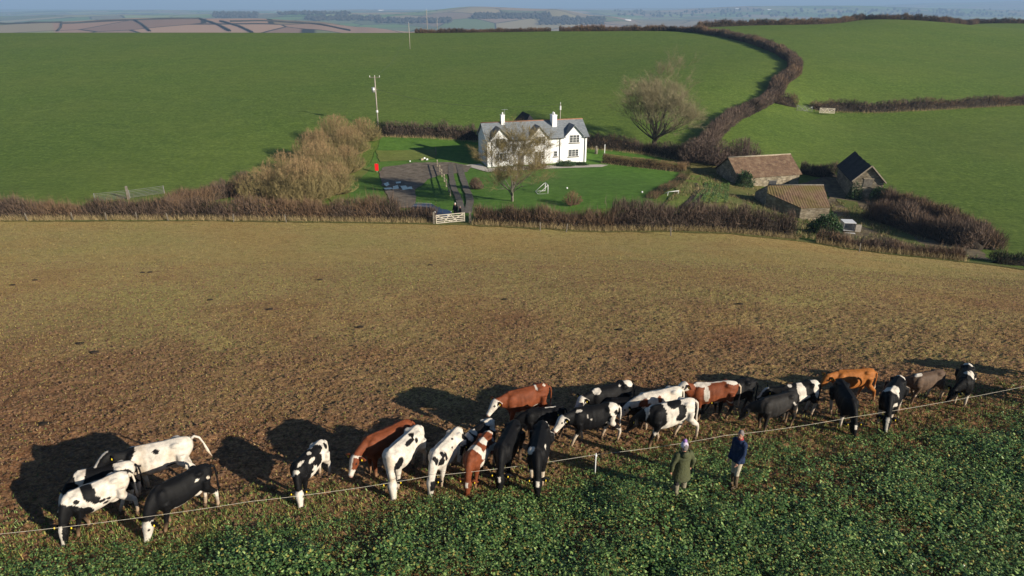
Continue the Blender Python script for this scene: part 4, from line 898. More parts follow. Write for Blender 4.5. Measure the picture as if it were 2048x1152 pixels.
# ------------------------------------------------------------------ voxel-remeshed organic bodies
def remesh(mb, voxel, smooth=4, fac=0.5, name="tmp"):
    me = mb.mesh(name); o = bpy.data.objects.new(name, me); COL.objects.link(o)
    r = o.modifiers.new("r", 'REMESH'); r.mode = 'VOXEL'; r.voxel_size = voxel; r.adaptivity = 0
    s = o.modifiers.new("s", 'SMOOTH'); s.iterations = smooth; s.factor = fac
    dg = bpy.context.evaluated_depsgraph_get(); ev = o.evaluated_get(dg); m2 = bpy.data.meshes.new_from_object(ev)
    V = np.empty(len(m2.vertices) * 3, np.float32); m2.vertices.foreach_get("co", V); V = V.reshape(-1, 3).astype(float)
    Fs = [tuple(p.vertices) for p in m2.polygons]
    bpy.data.objects.remove(o); bpy.data.meshes.remove(me); bpy.data.meshes.remove(m2)
    return V, Fs
def join_arrays(parts):
    V, Fs, n = [], [], 0
    for v, f in parts: V.append(v); Fs += [tuple(i + n for i in q) for q in f]; n += len(v)
    return np.concatenate(V), Fs
def organic(name, V, Fs):
    me = bpy.data.meshes.new(name); me.from_pydata([tuple(v) for v in V], [], Fs); me.polygons.foreach_set("use_smooth", np.ones(len(me.polygons), bool)); me.update(); return me
def set_col(me, C, attr="coat"):
    a = me.attributes.new(attr, 'FLOAT_COLOR', 'POINT'); C4 = np.column_stack([C, np.ones(len(C))]).astype(np.float32); a.data.foreach_set("color", C4.ravel())

COLS = {'w': (0.66, 0.60, 0.52), 'b': (0.006, 0.006, 0.007), 'r': (0.18, 0.050, 0.020), 'g': (0.36, 0.13, 0.032), 'd': (0.024, 0.022, 0.021), 'u': (0.11, 0.072, 0.05), 'm': (0.30, 0.19, 0.11), 'c': (0.62, 0.50, 0.38), 'p': (0.42, 0.24, 0.19)}
POSE = {'up': ((.84, 1.27), (.80, -.48)), 'level': ((.91, 1.08), (.66, -.70)), 'low': ((.90, .78), (.46, -.86)), 'graze': ((.86, .56), (.30, -.88)), 'mid': ((.93, .90), (.58, -.78))}
def fit_cow(rump, wit, muz, pose, s, head, label):
    (ax, az), (mx, mz) = POSE[pose]; mzh = max(.08, az + mz * .48)
    a_ = at(*rump, 1.17 * s, 9); b_ = at(*wit, 1.17 * s, 9); d = b_ - a_; L = math.hypot(d.x, d.y) / 1.12
    h = math.degrees(math.atan2(d.y, d.x)) % 360; h += .3 * ((head - h + 180) % 360 - 180); ctr = (a_ + b_) * .5; u = Vector((math.cos(R(h)), math.sin(R(h))))
    s2 = min(max(.5 * s + .5 * L, s * .93), s * 1.08); cx, cy = ctr.x + u.x * .14 * s2, ctr.y + u.y * .14 * s2
    m_ = at(*muz, mzh * s2, 8); hy_ = math.degrees(math.atan2(m_.y - (cy + u.y * .5 * s2), m_.x - (cx + u.x * .5 * s2))) % 360
    yw = (hy_ - h + 180) % 360 - 180; rl = math.hypot(m_.x - cx - u.x * .5 * s2, m_.y - cy - u.y * .5 * s2) / s2
    if DBG: print("COW", label[:34], "L %.2f s %.2f head %.0f (was %.0f) yaw %.0f reach %.2f" % (L, s2, h, head, yw, rl))
    return s2, cx, cy, h, max(-50, min(50, yw)) * .8
import os
DBG = bool(os.environ.get('COWDBG'))
def cow(px, py, head, label, rump=None, wit=None, muz=None, pose='graze', yaw=0, hyaw=0, s=1.0, base='b', patches=(), headc=None, neckc=None, legc='w', belly=None, walk=0.0, tailc=None, tail=0, face=None, seed=0, spine=None, loc=None):
    s = s * .91; h = 0.86 * s
    if rump: s, gx_, gy_, head, yaw = fit_cow(rump, wit, muz, pose, s, head, label); loc = (gx_, gy_)
    if loc is None: p = at(px, py, h, 9); gx, gy = p.x, p.y
    else: gx, gy = loc
    gz = float(near_z([(gx, gy)])[0] + FIELD_NOISE(np.array([(gx, gy)]))[0]) + 0.02
    rs = random.Random(seed + int(px))
    (ax, az_), (mx, mz) = POSE[pose]
    S = Vector((.50, 0, .94)); Rm = Matrix.Rotation(R(yaw), 3, 'Z'); Rh = Matrix.Rotation(R(hyaw + yaw), 3, 'Z')
    def aboutS(v): return S + Rm @ (Vector(v) - S)
    poll = aboutS((ax, 0, az_)); mdir = (Rh @ Vector((mx, 0, mz))).normalized()
    side = (Rh @ Vector((0, 1, 0))); fup = mdir.cross(side).normalized(); fup = -fup if fup.dot(Vector((0, 0, 1))) < 0 and abs(mz) < .95 else fup
    mb = MB()
    # torso: superelliptic rings
    st = [(-.78,1.03,.09,.07),(-.74,1.01,.15,.14),(-.66,.98,.23,.195),(-.52,.945,.28,.235),(-.38,.92,.30,.240),(-.20,.885,.325,.262),(.0,.865,.345,.282),(.18,.860,.355,.278),(.34,.87,.350,.240),(.48,.89,.32,.200),(.58,.92,.25,.155),(.65,.95,.16,.10)]
    n = 20; V = []
    for (x, zc, hh, hw) in st:
        for k in range(n):
            a_ = 2 * math.pi * k / n; c, sn = math.cos(a_), math.sin(a_)
            yy = hw * math.copysign(abs(c) ** .80, c); zz = hh * math.copysign(abs(sn) ** .85, sn)
            if sn > 0: yy *= (1 - .18 * sn); 
            V.append((x, yy, zc + zz))
    fs = [(i * n + k, i * n + (k + 1) % n, (i + 1) * n + (k + 1) % n, (i + 1) * n + k) for i in range(len(st) - 1) for k in range(n)]
    fs += [tuple(range(n))[::-1], tuple(range((len(st) - 1) * n, len(st) * n))]; mb.add(V, fs)
    for sy in (-1, 1):
        mb.ball((-.44, sy * .165, 1.14), (.10, .065, .065), 10, 8); mb.ball((-.72, sy * .085, 1.10), (.07, .045, .05), 8, 6)   # hooks, pins
        mb.ball((.42, sy * .15, .92), (.17, .10, .25), 10, 8)     # shoulder
    mb.ball((.40, 0, 1.17), (.14, .06, .06), 8, 6)
    # neck
    c1 = Vector((.72, 0, .97 + .25 * (az_ - .94))); c1 = aboutS(c1); NP = 7; pts = []; rad = []
    for i in range(NP):
        t = i / (NP - 1); q = (1 - t) ** 2 * S + 2 * t * (1 - t) * c1 + t * t * (poll + mdir * .04); pts.append(q); rad.append((.155 * (1 - t) + .082 * t, .265 * (1 - t) + .118 * t))
    # explicit frames: side axis horizontal
    V = []; nn_ = 14
    for i, q in enumerate(pts):
        d = (pts[min(i + 1, NP - 1)] - pts[max(i - 1, 0)]).normalized(); sd_ = Rm @ Vector((0, 1, 0)); sd_ = (sd_ - d * sd_.dot(d)).normalized(); u_ = d.cross(sd_)
        V += [q + sd_ * math.cos(2 * math.pi * k / nn_) * rad[i][0] + u_ * math.sin(2 * math.pi * k / nn_) * rad[i][1] for k in range(nn_)]
    fs = [(i * nn_ + k, i * nn_ + (k + 1) % nn_, (i + 1) * nn_ + (k + 1) % nn_, (i + 1) * nn_ + k) for i in range(NP - 1) for k in range(nn_)] + [tuple(range(nn_))[::-1], tuple(range((NP - 1) * nn_, NP * nn_))]
    mb.add(V, fs)
    # head
    HS = [(-.06, .075, .06, .01), (0, .112, .10, .01), (.09, .130, .130, 0), (.18, .122, .130, -.01), (.29, .088, .105, -.015), (.39, .072, .078, -.01), (.46, .080, .070, 0), (.505, .060, .050, 0)]
    V = []
    for (t, rw, rh, o) in HS:
        q = poll + mdir * t + fup * o; V += [q + side * math.cos(2 * math.pi * k / 12) * rw + fup * math.sin(2 * math.pi * k / 12) * rh for k in range(12)]
    fs = [(i * 12 + k, i * 12 + (k + 1) % 12, (i + 1) * 12 + (k + 1) % 12, (i + 1) * 12 + k) for i in range(len(HS) - 1) for k in range(12)] + [tuple(range(12))[::-1], tuple(range((len(HS) - 1) * 12, len(HS) * 12))]
    mb.add(V, fs)
    # legs
    hooves = []
    for sy in (-1, 1):
        k = walk * sy; fx = .42 + .20 * k + rs.uniform(-.04, .04); hx = -.60 - .22 * k + rs.uniform(-.04, .04)
        y_ = sy * .145
        mb.tube([(.42, sy * .13, .82), (.40, y_, .62), (.42 + .13 * k, y_, .38), (.42 + .17 * k, y_, .30), (fx, y_, .12), (fx + .02, y_, .05)], [(.15, .12), (.092, .080), .056, .050, .044, .050], 10)
        mb.tube([(-.54, sy * .13, .92), (-.50, sy * .165, .72), (-.58 - .08 * k, sy * .155, .56), (-.67 - .14 * k, y_, .43), (-.65 - .18 * k, y_, .33), (hx, y_, .12), (hx + .02, y_, .05)], [(.21, .13), (.175, .11), .092, .060, .050, .046, .052], 10)
        hooves += [(fx + .03, y_), (hx + .03, y_)]
    mb.ball((-.36, 0, .56), (.14, .10, .07), 10, 6)
    V0, F0 = remesh(mb, 0.027, 4, .5); V0 = V0 * (1 + .013 * noise(V0, 5.0, rs.randint(0, 99), 2)[:, None]); V0[:, 2] += .018 * np.exp(-(V0[:, 1] / .035) ** 2) * (V0[:, 2] > 1.05) * (V0[:, 0] < .5); V0[:, 1] *= 1 + .016 * np.sin(V0[:, 0] * 48) * np.exp(-((V0[:, 0] - .02) / .22) ** 2) * (V0[:, 2] > .6); V0[:, 1] *= 1 - .10 * np.exp(-((V0[:, 0] + .27) / .09) ** 2 - ((V0[:, 2] - 1.02) / .12) ** 2)
    # ears and tail, joined onto the same mesh
    ex = MB(); tagpos = []
    for sy in (-1, 1):
        b = poll + mdir * .02 + side * sy * .09; e = b + side * sy * .22 - fup * .02 + Vector((0, 0, .01)); mid = (b + e) / 2
        ex.tube([b, b.lerp(e, .35), b.lerp(e, .7), e], [(.03, .025), (.075, .022), (.06, .018), (.008, .006)], 8); tagpos.append(mid + fup * .035 - Vector((0, 0, .03)))
    nE = len(ex.v)
    if tail == 0: tp = [(-.79, 0, 1.10), (-.86, .01, 1.02), (-.875, .02, .85), (-.86, .02, .62), (-.85, .03, .50), (-.85, .03, .36)]; tr_ = [.035, .028, .022, .018, .035, .008]
    elif tail == 1: tp = [(-.74, 0, 1.13), (-.84, 0, 1.19), (-.93, 0, 1.13), (-.99, .0, .97), (-1.03, 0, .78), (-1.10, 0, .58)]; tr_ = [.035, .03, .024, .018, .034, .008]
    else: tp = [(-.78, 0, 1.12), (-.88, .02, 1.05), (-.95, .08, .85), (-.98, .12, .62), (-1.0, .15, .48), (-1.0, .17, .36)]; tr_ = [.035, .028, .022, .018, .035, .008]
    ex.tube(tp, tr_, 8); Vx, Fx = np.array(ex.v), ex.f
    V, Fs = join_arrays([(V0, F0), (Vx, Fx)])
    # coat
    lay = np.zeros((len(V), 3)); lay[:] = COLS[base]; wob = noise(V, 9.0, rs.randint(0, 999), 2) * .045 + noise(V, 3.5, rs.randint(0, 999)) * .05
    ang_ = np.arctan2(V[:, 1], V[:, 2] - .80); arc = ang_ * .40
    dN = V - np.array(S); onneck = (V[:, 0] > .50)
    if legc: lay[(V[:, 2] + wob) < .47 + .0 * V[:, 0]] = COLS[legc]
    if belly: lay[(np.abs(ang_) > 2.35) & (np.abs(V[:, 0]) < .55)] = COLS[belly]
    if neckc:
        sn = (V - np.array(S)) @ np.array((poll - S).normalized()); lay[(sn + wob * 1.2 > .10) & (V[:, 0] > .25) & (V[:, 2] > .5 - .6 * (az_ < .9))] = COLS[neckc]
    if spine: lay[(np.abs(V[:, 1]) + wob < .07) & (V[:, 2] > 1.05) & (V[:, 0] < spine[1]) & (V[:, 0] > spine[2])] = COLS[spine[0]]
    for (x, a_, rx, ra, c) in patches:
        dd_ = np.sqrt(((V[:, 0] - x) / rx) ** 2 + ((arc - a_) / ra) ** 2); ok = (dd_ + wob * 4.2 < 1) & (V[:, 0] < .72) & (V[:, 2] > .2)
        if V.shape[0]: lay[ok] = COLS[c]
    rel = V - np.array(poll); th = rel @ np.array(mdir); sh = rel @ np.array(side); uh = rel @ np.array(fup)
    onhead = (th > -.035) & (np.abs(sh) < .14) & (np.abs(uh) < .16)
    hc = headc or base; lay[onhead] = COLS[hc]
    ears = np.zeros(len(V), bool); ears[len(V0):len(V0) + nE] = True; lay[ears] = COLS[neckc or base] if hc != 'w' else COLS['b' if base in 'wb' else base]
    if face == 'blaze': lay[onhead & (np.abs(sh) < .045 + wob * .4) & (uh > 0)] = COLS['w']
    elif face == 'star': lay[onhead & (np.abs(sh) < .035) & (uh > 0) & (th < .17) & (th > .03)] = COLS['w']
    elif face == 'patch': lay[onhead & (sh > .03) & (th < .30) & (th > .02)] = COLS['b' if base in 'wb' else base]
    lay[onhead & (th > .46)] = COLS['p'] if hc in 'w' else COLS[hc]
    for sy in (-1, 1): lay[onhead & (np.linalg.norm(np.column_stack([th - .15, uh - .055, (sh - sy * .10)]), axis=1) < .032)] = (.01, .01, .01)
    tl_ = np.zeros(len(V), bool); tl_[len(V0) + nE:] = True; lay[tl_] = COLS[tailc or base]; lay[tl_ & (V[:, 2] < (.52 if tail != 1 else .78))] = COLS['c' if (tailc or base) != 'b' else 'b']
    stn = np.clip(noise(V, 3.0, rs.randint(0, 99), 3) * 1.6 - .1 + (.75 - V[:, 2]) * .8, 0, .55)[:, None] * (~onhead)[:, None] * (lay.mean(1) > .3)[:, None]; lay = lay * (1 - stn) + np.array((.50, .37, .24)) * stn
    mud = np.clip((.34 - V[:, 2]) / .24, 0, 1)[:, None] * .8 * (~onhead)[:, None]; lay = lay * (1 - mud) + np.array(COLS['m']) * mud * (.6 if legc in ('b',) else 1) + lay * 0
    me = organic("cow", V, Fs); set_col(me, lay)
    o = link("cow", me, M['coat']); o.location = (gx, gy, gz); o.scale = (s, s, s); o.rotation_euler = (0, R(1.5), R(head))
    for q in tagpos: m = MB(); m.ball((0, 0, 0), (.020, .020, .030), 6, 5); c_ = m.build("ear_tag", M['tagmat'], o, True); c_.location = q
    for (x, y) in hooves:
        m = MB(); m.tube([(0, 0, -.03), (.0, 0, .05)], [(.055, .05), (.042, .040)], 8); c_ = m.build("hoof", M['hoof'], o, True); c_.location = (x, y, .0)
    return tag(o, label, "cow", "young cows feeding along the electric fence")

P = lambda *a: a
cow(325, 925, 197, "white cow with black neck and raised tail, behind the two nearest left cows", (384, 881), (262, 902), (199, 929), 'up', yaw=12, s=1.18, base='w', neckc='b', headc='b', face='blaze', tail=1, walk=.5, patches=[(-.05,.22,.07,.06,'b'),(.42,.62,.07,.10,'b'),(-.30,.75,.10,.06,'b'),(.30,.50,.04,.04,'b')])
cow(205, 968, 203, "black and white cow with white shoulder and blaze, farthest left", (262, 925), (164, 938), (91, 1040), 'low', yaw=28, s=1.06, base='b', headc='b', face='blaze', walk=-.4, patches=[(-.62,0,.34,.50,'w'),(-.60,.30,.16,.10,'b'),(.42,0,.13,.45,'w')])
cow(203, 990, 213, "white cow with scattered black patches and black neck, front left, its face towards the camera", (248, 943), (145, 978), (117, 1096), 'graze', yaw=22, hyaw=8, s=1.10, base='w', neckc='b', headc='b', face='blaze', walk=.6, patches=[(.12,.22,.14,.24,'b'),(.02,.48,.10,.14,'b'),(-.10,.60,.09,.06,'b'),(-.16,.75,.07,.06,'b'),(-.24,.62,.05,.07,'b'),(.40,.32,.07,.07,'b'),(.46,.78,.22,.26,'b'),(.26,.80,.14,.2,'b')])
cow(377, 972, 212, "mostly black cow with white muzzle grazing, right of the patched white cow", (422, 930), (312, 980), (288, 1075), 'graze', yaw=10, s=1.04, base='b', headc='w', neckc='b', walk=.4, belly='w', patches=[(-.60,.38,.05,.06,'w'),(-.35,.30,.05,.04,'w')])
cow(624, 925, 248, "black and white marbled cow grazing alone with its white head down", (644, 881), (597, 915), (614, 1029), 'graze', yaw=4, s=1.05, base='w', headc='w', neckc='b', walk=.2, patches=[(.35,0,.30,.75,'b'),(.0,-.05,.20,.30,'b'),(-.12,.40,.20,.28,'b'),(-.30,.12,.16,.14,'b'),(-.60,.22,.07,.10,'b'),(.40,.10,.14,.05,'w'),(.10,.25,.12,.05,'w'),(-.02,.05,.06,.05,'w'),(.1,.55,.10,.06,'w')])
cow(782, 888, 216, "red brown cow with white face, curled behind the white spotted cow", (822, 849), (737, 877), (705, 939), 'mid', yaw=32, hyaw=6, s=1.08, base='r', headc='w', face='patch', legc='r', neckc='r', patches=[(.38,-.25,.10,.07,'w')])
cow(812, 910, 243, "white cow with four black side spots, muzzle down beside the red brown cow", (840, 861), (782, 900), (799, 998), 'graze', yaw=8, s=1.10, base='w', headc='w', walk=.2, patches=[(-.10,.20,.20,.07,'b'),(-.28,.10,.08,.07,'b'),(-.32,.28,.06,.08,'b'),(.42,.50,.14,.18,'b'),(.58,.62,.14,.22,'b'),(-.12,.72,.06,.06,'b'),(.55,-.5,.2,.2,'b')])
cow(893, 905, 240, "white cow with small black specks on neck and shoulder, head down by the fence", (917, 863), (876, 898), (853, 997), 'graze', yaw=8, s=1.06, base='w', headc='w', face='patch', walk=.3, patches=[(-.62,.35,.10,.12,'b'),(-.18,.12,.04,.04,'b'),(.02,.28,.04,.04,'b'),(.35,.35,.06,.16,'b'),(.45,.22,.06,.10,'b'),(.55,.42,.10,.14,'b'),(.70,.2,.10,.2,'b'),(-.35,.5,.03,.08,'b')])
cow(952, 872, 222, "black and white cow with pale face looking over the red patched cow", (979, 841), (941, 864), (921, 908), 'level', yaw=10, hyaw=18, s=1.02, base='b', headc='c', face='patch', patches=[(-.62,0,.28,.45,'w'),(.22,0,.10,.22,'w'),(.45,.1,.08,.18,'w')])
cow(958, 911, 254, "red brown and white patched cow grazing at the fence", (978, 868), (944, 896), (934, 994), 'graze', yaw=4, s=1.08, base='r', headc='r', face='star', neckc='r', walk=.4, patches=[(-.70,0,.10,.20,'w'),(-.18,.08,.14,.16,'w'),(-.30,.55,.30,.16,'w'),(.20,-.15,.12,.55,'w'),(.05,.42,.25,.14,'w'),(-.55,.28,.06,.08,'w'),(.1,.75,.3,.2,'w')])
cow(1018, 903, 252, "all black cow grazing between the red patched cow and the white-striped black cow", (1031, 849), (1007, 886), (1000, 980), 'graze', yaw=0, s=1.12, base='b', headc='b', face='star', legc='b', walk=.2, patches=[(-.15,.72,.05,.05,'w')])
cow(1082, 911, 259, "black cow with a white stripe from tail along its left flank, head down", (1085, 854), (1075, 896), (1078, 990), 'graze', yaw=0, s=1.10, base='b', headc='b', face='star', walk=.2, patches=[(-.74,.12,.08,.14,'w'),(-.64,.32,.07,.16,'w'),(-.60,.55,.08,.20,'w'),(.30,.22,.10,.04,'w'),(.50,-.18,.08,.14,'w')])
cow(1050, 812, 193, "dark red cow with white face walking behind the grazing row", (1093, 778), (1022, 792), (982, 826), 'level', yaw=8, s=1.10, base='r', headc='w', legc='r', neckc='r', walk=.35, patches=[(-.36,.05,.03,.14,'w'),(-.62,.06,.04,.05,'w'),(-.30,.88,.14,.08,'w'),(.14,.95,.06,.06,'w')])
cow(1085, 838, 190, "black cow in deep shade between the dark red cow and the white-striped cow", pose='low', s=.95, base='b', headc='b', legc='b', patches=[(-.3,0,.2,.03,'w')])
cow(1222, 796, 192, "black cow with white face and white rump patch, behind the walking black and white cow", (1260, 771), (1194, 785), (1157, 817), 'level', yaw=10, s=1.10, base='b', headc='w', patches=[(-.62,.02,.14,.18,'w'),(.44,.08,.14,.14,'w'),(-.30,.10,.04,.04,'w')])
cow(1250, 815, 178, "black cow nearly hidden in shadow between the two black and white cows", pose='graze', s=.95, base='b', headc='b', legc='b')
cow(1190, 842, 187, "black cow with white head, rump and legs walking left", (1232, 813), (1158, 822), (1109, 862), 'level', yaw=14, s=1.10, base='b', headc='w', walk=.9, tailc='w', patches=[(-.66,.15,.20,.32,'w'),(-.60,.55,.16,.10,'w'),(-.68,.30,.07,.09,'b'),(-.50,.75,.14,.12,'w'),(.42,.10,.10,.05,'w'),(.20,.3,.02,.06,'w'),(.10,.42,.025,.02,'w')])
cow(1322, 802, 189, "creamy white cow with small brown patches, behind the white and black walking cow", (1360, 783), (1290, 795), (1273, 828), 'mid', yaw=6, s=1.06, base='w', headc='w', neckc='w', patches=[(.05,.30,.06,.12,'r'),(.42,.42,.12,.08,'r'),(.55,.30,.12,.16,'r'),(.40,.60,.06,.08,'r')])
cow(1345, 838, 187, "white cow with black neck and black saddle patch walking left near the woman", (1390, 805), (1308, 822), (1277, 857), 'low', yaw=8, s=1.12, base='w', headc='b', neckc='b', walk=1.0, tailc='w', patches=[(-.12,.05,.22,.14,'b'),(-.28,.30,.12,.20,'b'),(-.22,.55,.16,.16,'b'),(.45,.45,.22,.55,'b'),(-.72,.30,.05,.22,'b')])
cow(1430, 790, 184, "red brown cow with white speckled shoulder and pale tail, raised head", (1474, 770), (1396, 772), (1352, 785), 'up', yaw=22, s=1.12, base='r', headc='w', legc='d', neckc='r', walk=-.4, tailc='c', patches=[(.32,.05,.22,.12,'w'),(.22,.40,.07,.34,'w'),(.0,0,.5,.03,'w'),(-.58,.03,.20,.10,'w'),(-.5,.8,.1,.04,'w'),(-.1,.85,.1,.05,'w')])
cow(1485, 792, 186, "black cow in shadow behind the red brown speckled cow's rump", (1508, 764), (1440, 772), (1425, 815), 'low', s=1.06, base='b', headc='b', legc='b', patches=[(-.5,.0,.05,.1,'d')])
cow(1552, 812, 195, "dark charcoal grey cow standing in shade at the fence, above the man", (1589, 786), (1535, 797), (1495, 835), 'low', yaw=6, s=1.10, base='d', headc='d', legc='d', neckc='d', belly='d', patches=[(-.50,.42,.04,.06,'w'),(-.40,.80,.20,.10,'u')])
cow(1600, 787, 191, "black and white cow with a large white side patch, behind the charcoal cow", (1634, 766), (1573, 775), (1535, 796), 'level', yaw=8, s=1.08, base='b', headc='b', face='blaze', patches=[(-.04,.35,.18,.42,'w'),(-.60,.02,.16,.14,'w'),(-.56,.40,.10,.28,'w'),(-.20,.60,.2,.1,'w'),(.30,.04,.08,.06,'w')])
cow(1702, 764, 181, "ginger cow walking left with its head level", (1746, 738), (1685, 741), (1654, 771), 'level', yaw=12, s=1.12, base='g', headc='g', legc='g', neckc='g', belly='g', walk=.9, tailc='g')
cow(1692, 808, 284, "black cow facing the camera with white foreleg, in front of the ginger cow", (1681, 767), (1698, 801), (1720, 875), 'graze', yaw=8, s=1.0, base='b', headc='b', face='star', legc='w', walk=.2)
cow(1788, 802, 242, "black cow with white shoulder and white rump, grazing left of the brown-grey cow", (1804, 762), (1776, 786), (1775, 858), 'graze', yaw=4, s=1.08, base='b', headc='b', face='blaze', patches=[(-.74,.05,.16,.30,'w'),(-.62,.42,.07,.34,'w'),(.36,.05,.12,.34,'w'),(.22,.10,.14,.12,'w'),(.60,.55,.16,.12,'w')])
cow(1855, 764, 201, "grey-brown cow with a small white spot at the withers, grazing", (1886, 740), (1838, 746), (1825, 787), 'low', yaw=4, s=1.05, base='u', headc='u', neckc='u', legc='c', walk=.8, patches=[(.42,.03,.13,.08,'w')])
cow(1937, 768, 250, "small black and white cow at the right end of the row, facing the camera", (1939, 734), (1930, 753), (1918, 783), 'low', yaw=14, s=1.0, base='b', headc='b', face='patch', walk=.4, patches=[(-.66,0,.18,.34,'w'),(.18,.08,.14,.20,'w'),(-.05,.18,.08,.10,'w'),(-.4,.75,.12,.12,'w')])
cow(2150, 764, 183, "black and white cow just beyond the right edge of the picture", pose='graze', s=1.1, base='b', headc='w', patches=[(0,.3,.3,.3,'w')])
cow(2152, 724, 180, "black cow beyond the right edge of the picture", pose='level', s=1.1, base='b', headc='b', legc='b')

# ------------------------------------------------------------------ electric fence
fpx = [(-260,1108),(0,1068),(500,1003),(860,952),(1192,909),(1450,871),(1700,835),(2048,773),(2300,728)]
fh = .72; fpts = [at(px, py, fh, 8) for px, py in fpx]
t = empty("electric_fence", (fpts[4].x, fpts[4].y, fpts[4].z - fh)); o0 = t.location.copy(); tag(t, "thin white electric fence line on slim plastic posts in front of the cows", "fence")
m = MB()
for i in range(len(fpts) - 1):
    a_, b_ = fpts[i], fpts[i + 1]; k = 8; m.tube([a_.lerp(b_, j / k) - o0 - Vector((0, 0, .05 * 4 * (j / k) * (1 - j / k))) for j in range(k + 1)], .0044, 4, cap=False)
m.build("wire", M['tape'], t)
for i in (0, 4, 8):
    q = fpts[i] - o0; m = MB(); m.tube([q + Vector((0, 0, -fh - .05)), q + Vector((0, 0, .04))], [.018, .014], 6); m.box(q.x - .03, q.x + .03, q.y - .012, q.y + .012, q.z - .06, q.z - .02); m.build("post", M['white'], t, True)

# ------------------------------------------------------------------ people
skin = pm("skin", (0.50, 0.27, 0.19), (0.42, 0.21, 0.15), 12, .55)
def person(p, rz, label, coat, trousers, boot, hair, hat=None, pom=None, coat_len=.72, H=1.72, head_yaw=0, head_tilt=0, arms=((.20, .1), (.20, .1)), stance=((.03, .10), (-.03, -.10)), collar=None, slim=1.0):
    k = H / 1.75; t = empty("person", p, rz); tag(t, label, "person"); t.scale = (k * slim, k * slim, k)
    sh = {s: Vector((0, s * .185, 1.42)) for s in (-1, 1)}; el, wr, ft, kn = {}, {}, {}, {}
    for i, s in enumerate((1, -1)):
        f, o = arms[i]; el[s] = sh[s] + Vector((f * .2 - .03, s * (.06 + o * .3), -.29)); wr[s] = el[s] + Vector((f * .7, s * (-.03 + o * .1), -.24))
        a_ = stance[i]; ft[s] = Vector((a_[0], a_[1], .0)); kn[s] = Vector((a_[0] * .5 + .03, a_[1] * 1.0, .50))
    b = MB()
    b.tube([(0, 0, .86), (0, 0, .98), (0, 0, 1.12), (0, 0, 1.30), (0, 0, 1.43), (0, 0, 1.48)], [(.14, .10), (.165, .115), (.14, .10), (.17, .115), (.15, .09), (.07, .07)], 14)
    b.tube([(0, 0, 1.44), (.01, 0, 1.52), (.02, 0, 1.58)], [.062, .056, .055], 10)
    Rm = Matrix.Rotation(R(head_yaw), 3, 'Z') @ Matrix.Rotation(R(head_tilt), 3, 'Y'); hc = Vector((.015, 0, 1.60))
    def hp(v): return hc + Rm @ Vector(v)
    def hball(mb, c, r, n=12, m_=10):
        tmp = MB(); tmp.ball(c, r, n, m_); mb.add([hp(v) for v in tmp.v], tmp.f)
    hball(b, (.0, 0, .055), (.094, .076, .105)); hball(b, (.030, 0, -.01), (.065, .058, .075)); hball(b, (.095, 0, .028), (.020, .013, .026), 8, 6); hball(b, (.072, 0, -.028), (.018, .024, .010), 8, 6)
    for s in (-1, 1): hball(b, (-.005, s * .076, .035), (.020, .012, .030), 8, 6)
    for s in (-1, 1):
        b.tube([sh[s] - Vector((0, s * .03, 0)), sh[s].lerp(el[s], .5), el[s], el[s].lerp(wr[s], .4), wr[s]], [.058, .050, .042, .040, .028], 10)
        d = (wr[s] - el[s]).normalized(); c = wr[s]; b.tube([c, c + d * .05, c + d * .09], [(.026, .018), (.040, .018), (.038, .016)], 8)
        pal = c + d * .085; ax = Vector((1, 0, 0)); ax = (ax - d * ax.dot(d)).normalized()
        for j, L in enumerate((.065, .078, .072, .056)):
            q = pal + ax * (.027 - j * .018); cur = Vector((0, -s, 0)) * .022; b.tube([q, q + d * L * .5 + cur * .4, q + d * L * .85 + cur * 1.4], [.0095, .009, .007], 6)
        q = c + d * .03 + ax * .034; b.tube([q, q + ax * .022 + d * .025, q + ax * .026 + d * .055], [.011, .010, .008], 6)
        hip = Vector((0, s * .09, .88)); b.tube([hip, hip.lerp(kn[s], .5), kn[s], kn[s].lerp(ft[s], .35), ft[s] + Vector((-.02, 0, .10)), ft[s] + Vector((-.02, 0, .03))], [.085, .072, .055, .055, .040, .04], 10)
        b.tube([ft[s] + Vector((-.06, 0, .035)), ft[s] + Vector((.06, 0, .04)), ft[s] + Vector((.17, 0, .03))], [(.04, .035), (.045, .035), (.035, .02)], 8)
    V, Fs = remesh(b, .0125, 3, .4); link("body", organic("body", V, Fs), skin, t)
    # coat
    z0 = coat_len; c = MB(); fl = .02 if z0 > .8 else .05
    c.tube([(0, 0, z0), (0, 0, z0 + .12), (0, 0, 1.02), (0, 0, 1.18), (0, 0, 1.32), (0, 0, 1.43), (0, 0, 1.50)], [(.215 + fl, .165 + fl), (.225 + fl * .5, .17), (.205, .155), (.20, .15), (.215, .155), (.195, .125), (.085, .085)], 16)
    for s in (-1, 1): c.tube([sh[s] - Vector((0, s * .05, 0)), sh[s] + Vector((0, s * .005, -.02)), sh[s].lerp(el[s], .5), el[s], el[s].lerp(wr[s], .5), wr[s] + (wr[s] - el[s]) * .02], [.085, .085, .075, .068, .062, .055], 10)
    V, Fs = remesh(c, .016, 3, .5); wv = noise(V, 9, 3, 2) * .008; V[:, 0] += wv; V[:, 1] += noise(V, 9, 5, 2) * .008
    link("coat", organic("coat", V, Fs), coat, t)
    if collar: m = MB(); m.tube([(-.01, 0, 1.47), (0, 0, 1.535)], [.088, .080], 14); m.build("collar", collar, t, True)
    elif hat: m = MB(); m.ball((-.11, 0, 1.44), (.075, .13, .10), 12, 8); m.build("hood", coat, t, True)
    m = MB(); m.tube([(0, 0, .80), (0, 0, 1.0)], [(.175, .135), (.165, .12)], 14)
    for s in (-1, 1): hip = Vector((0, s * .09, .86)); m.tube([hip, hip.lerp(kn[s], .5), kn[s], kn[s].lerp(ft[s], .2) + Vector((0, 0, 0))], [.105, .09, .075, .075], 12)
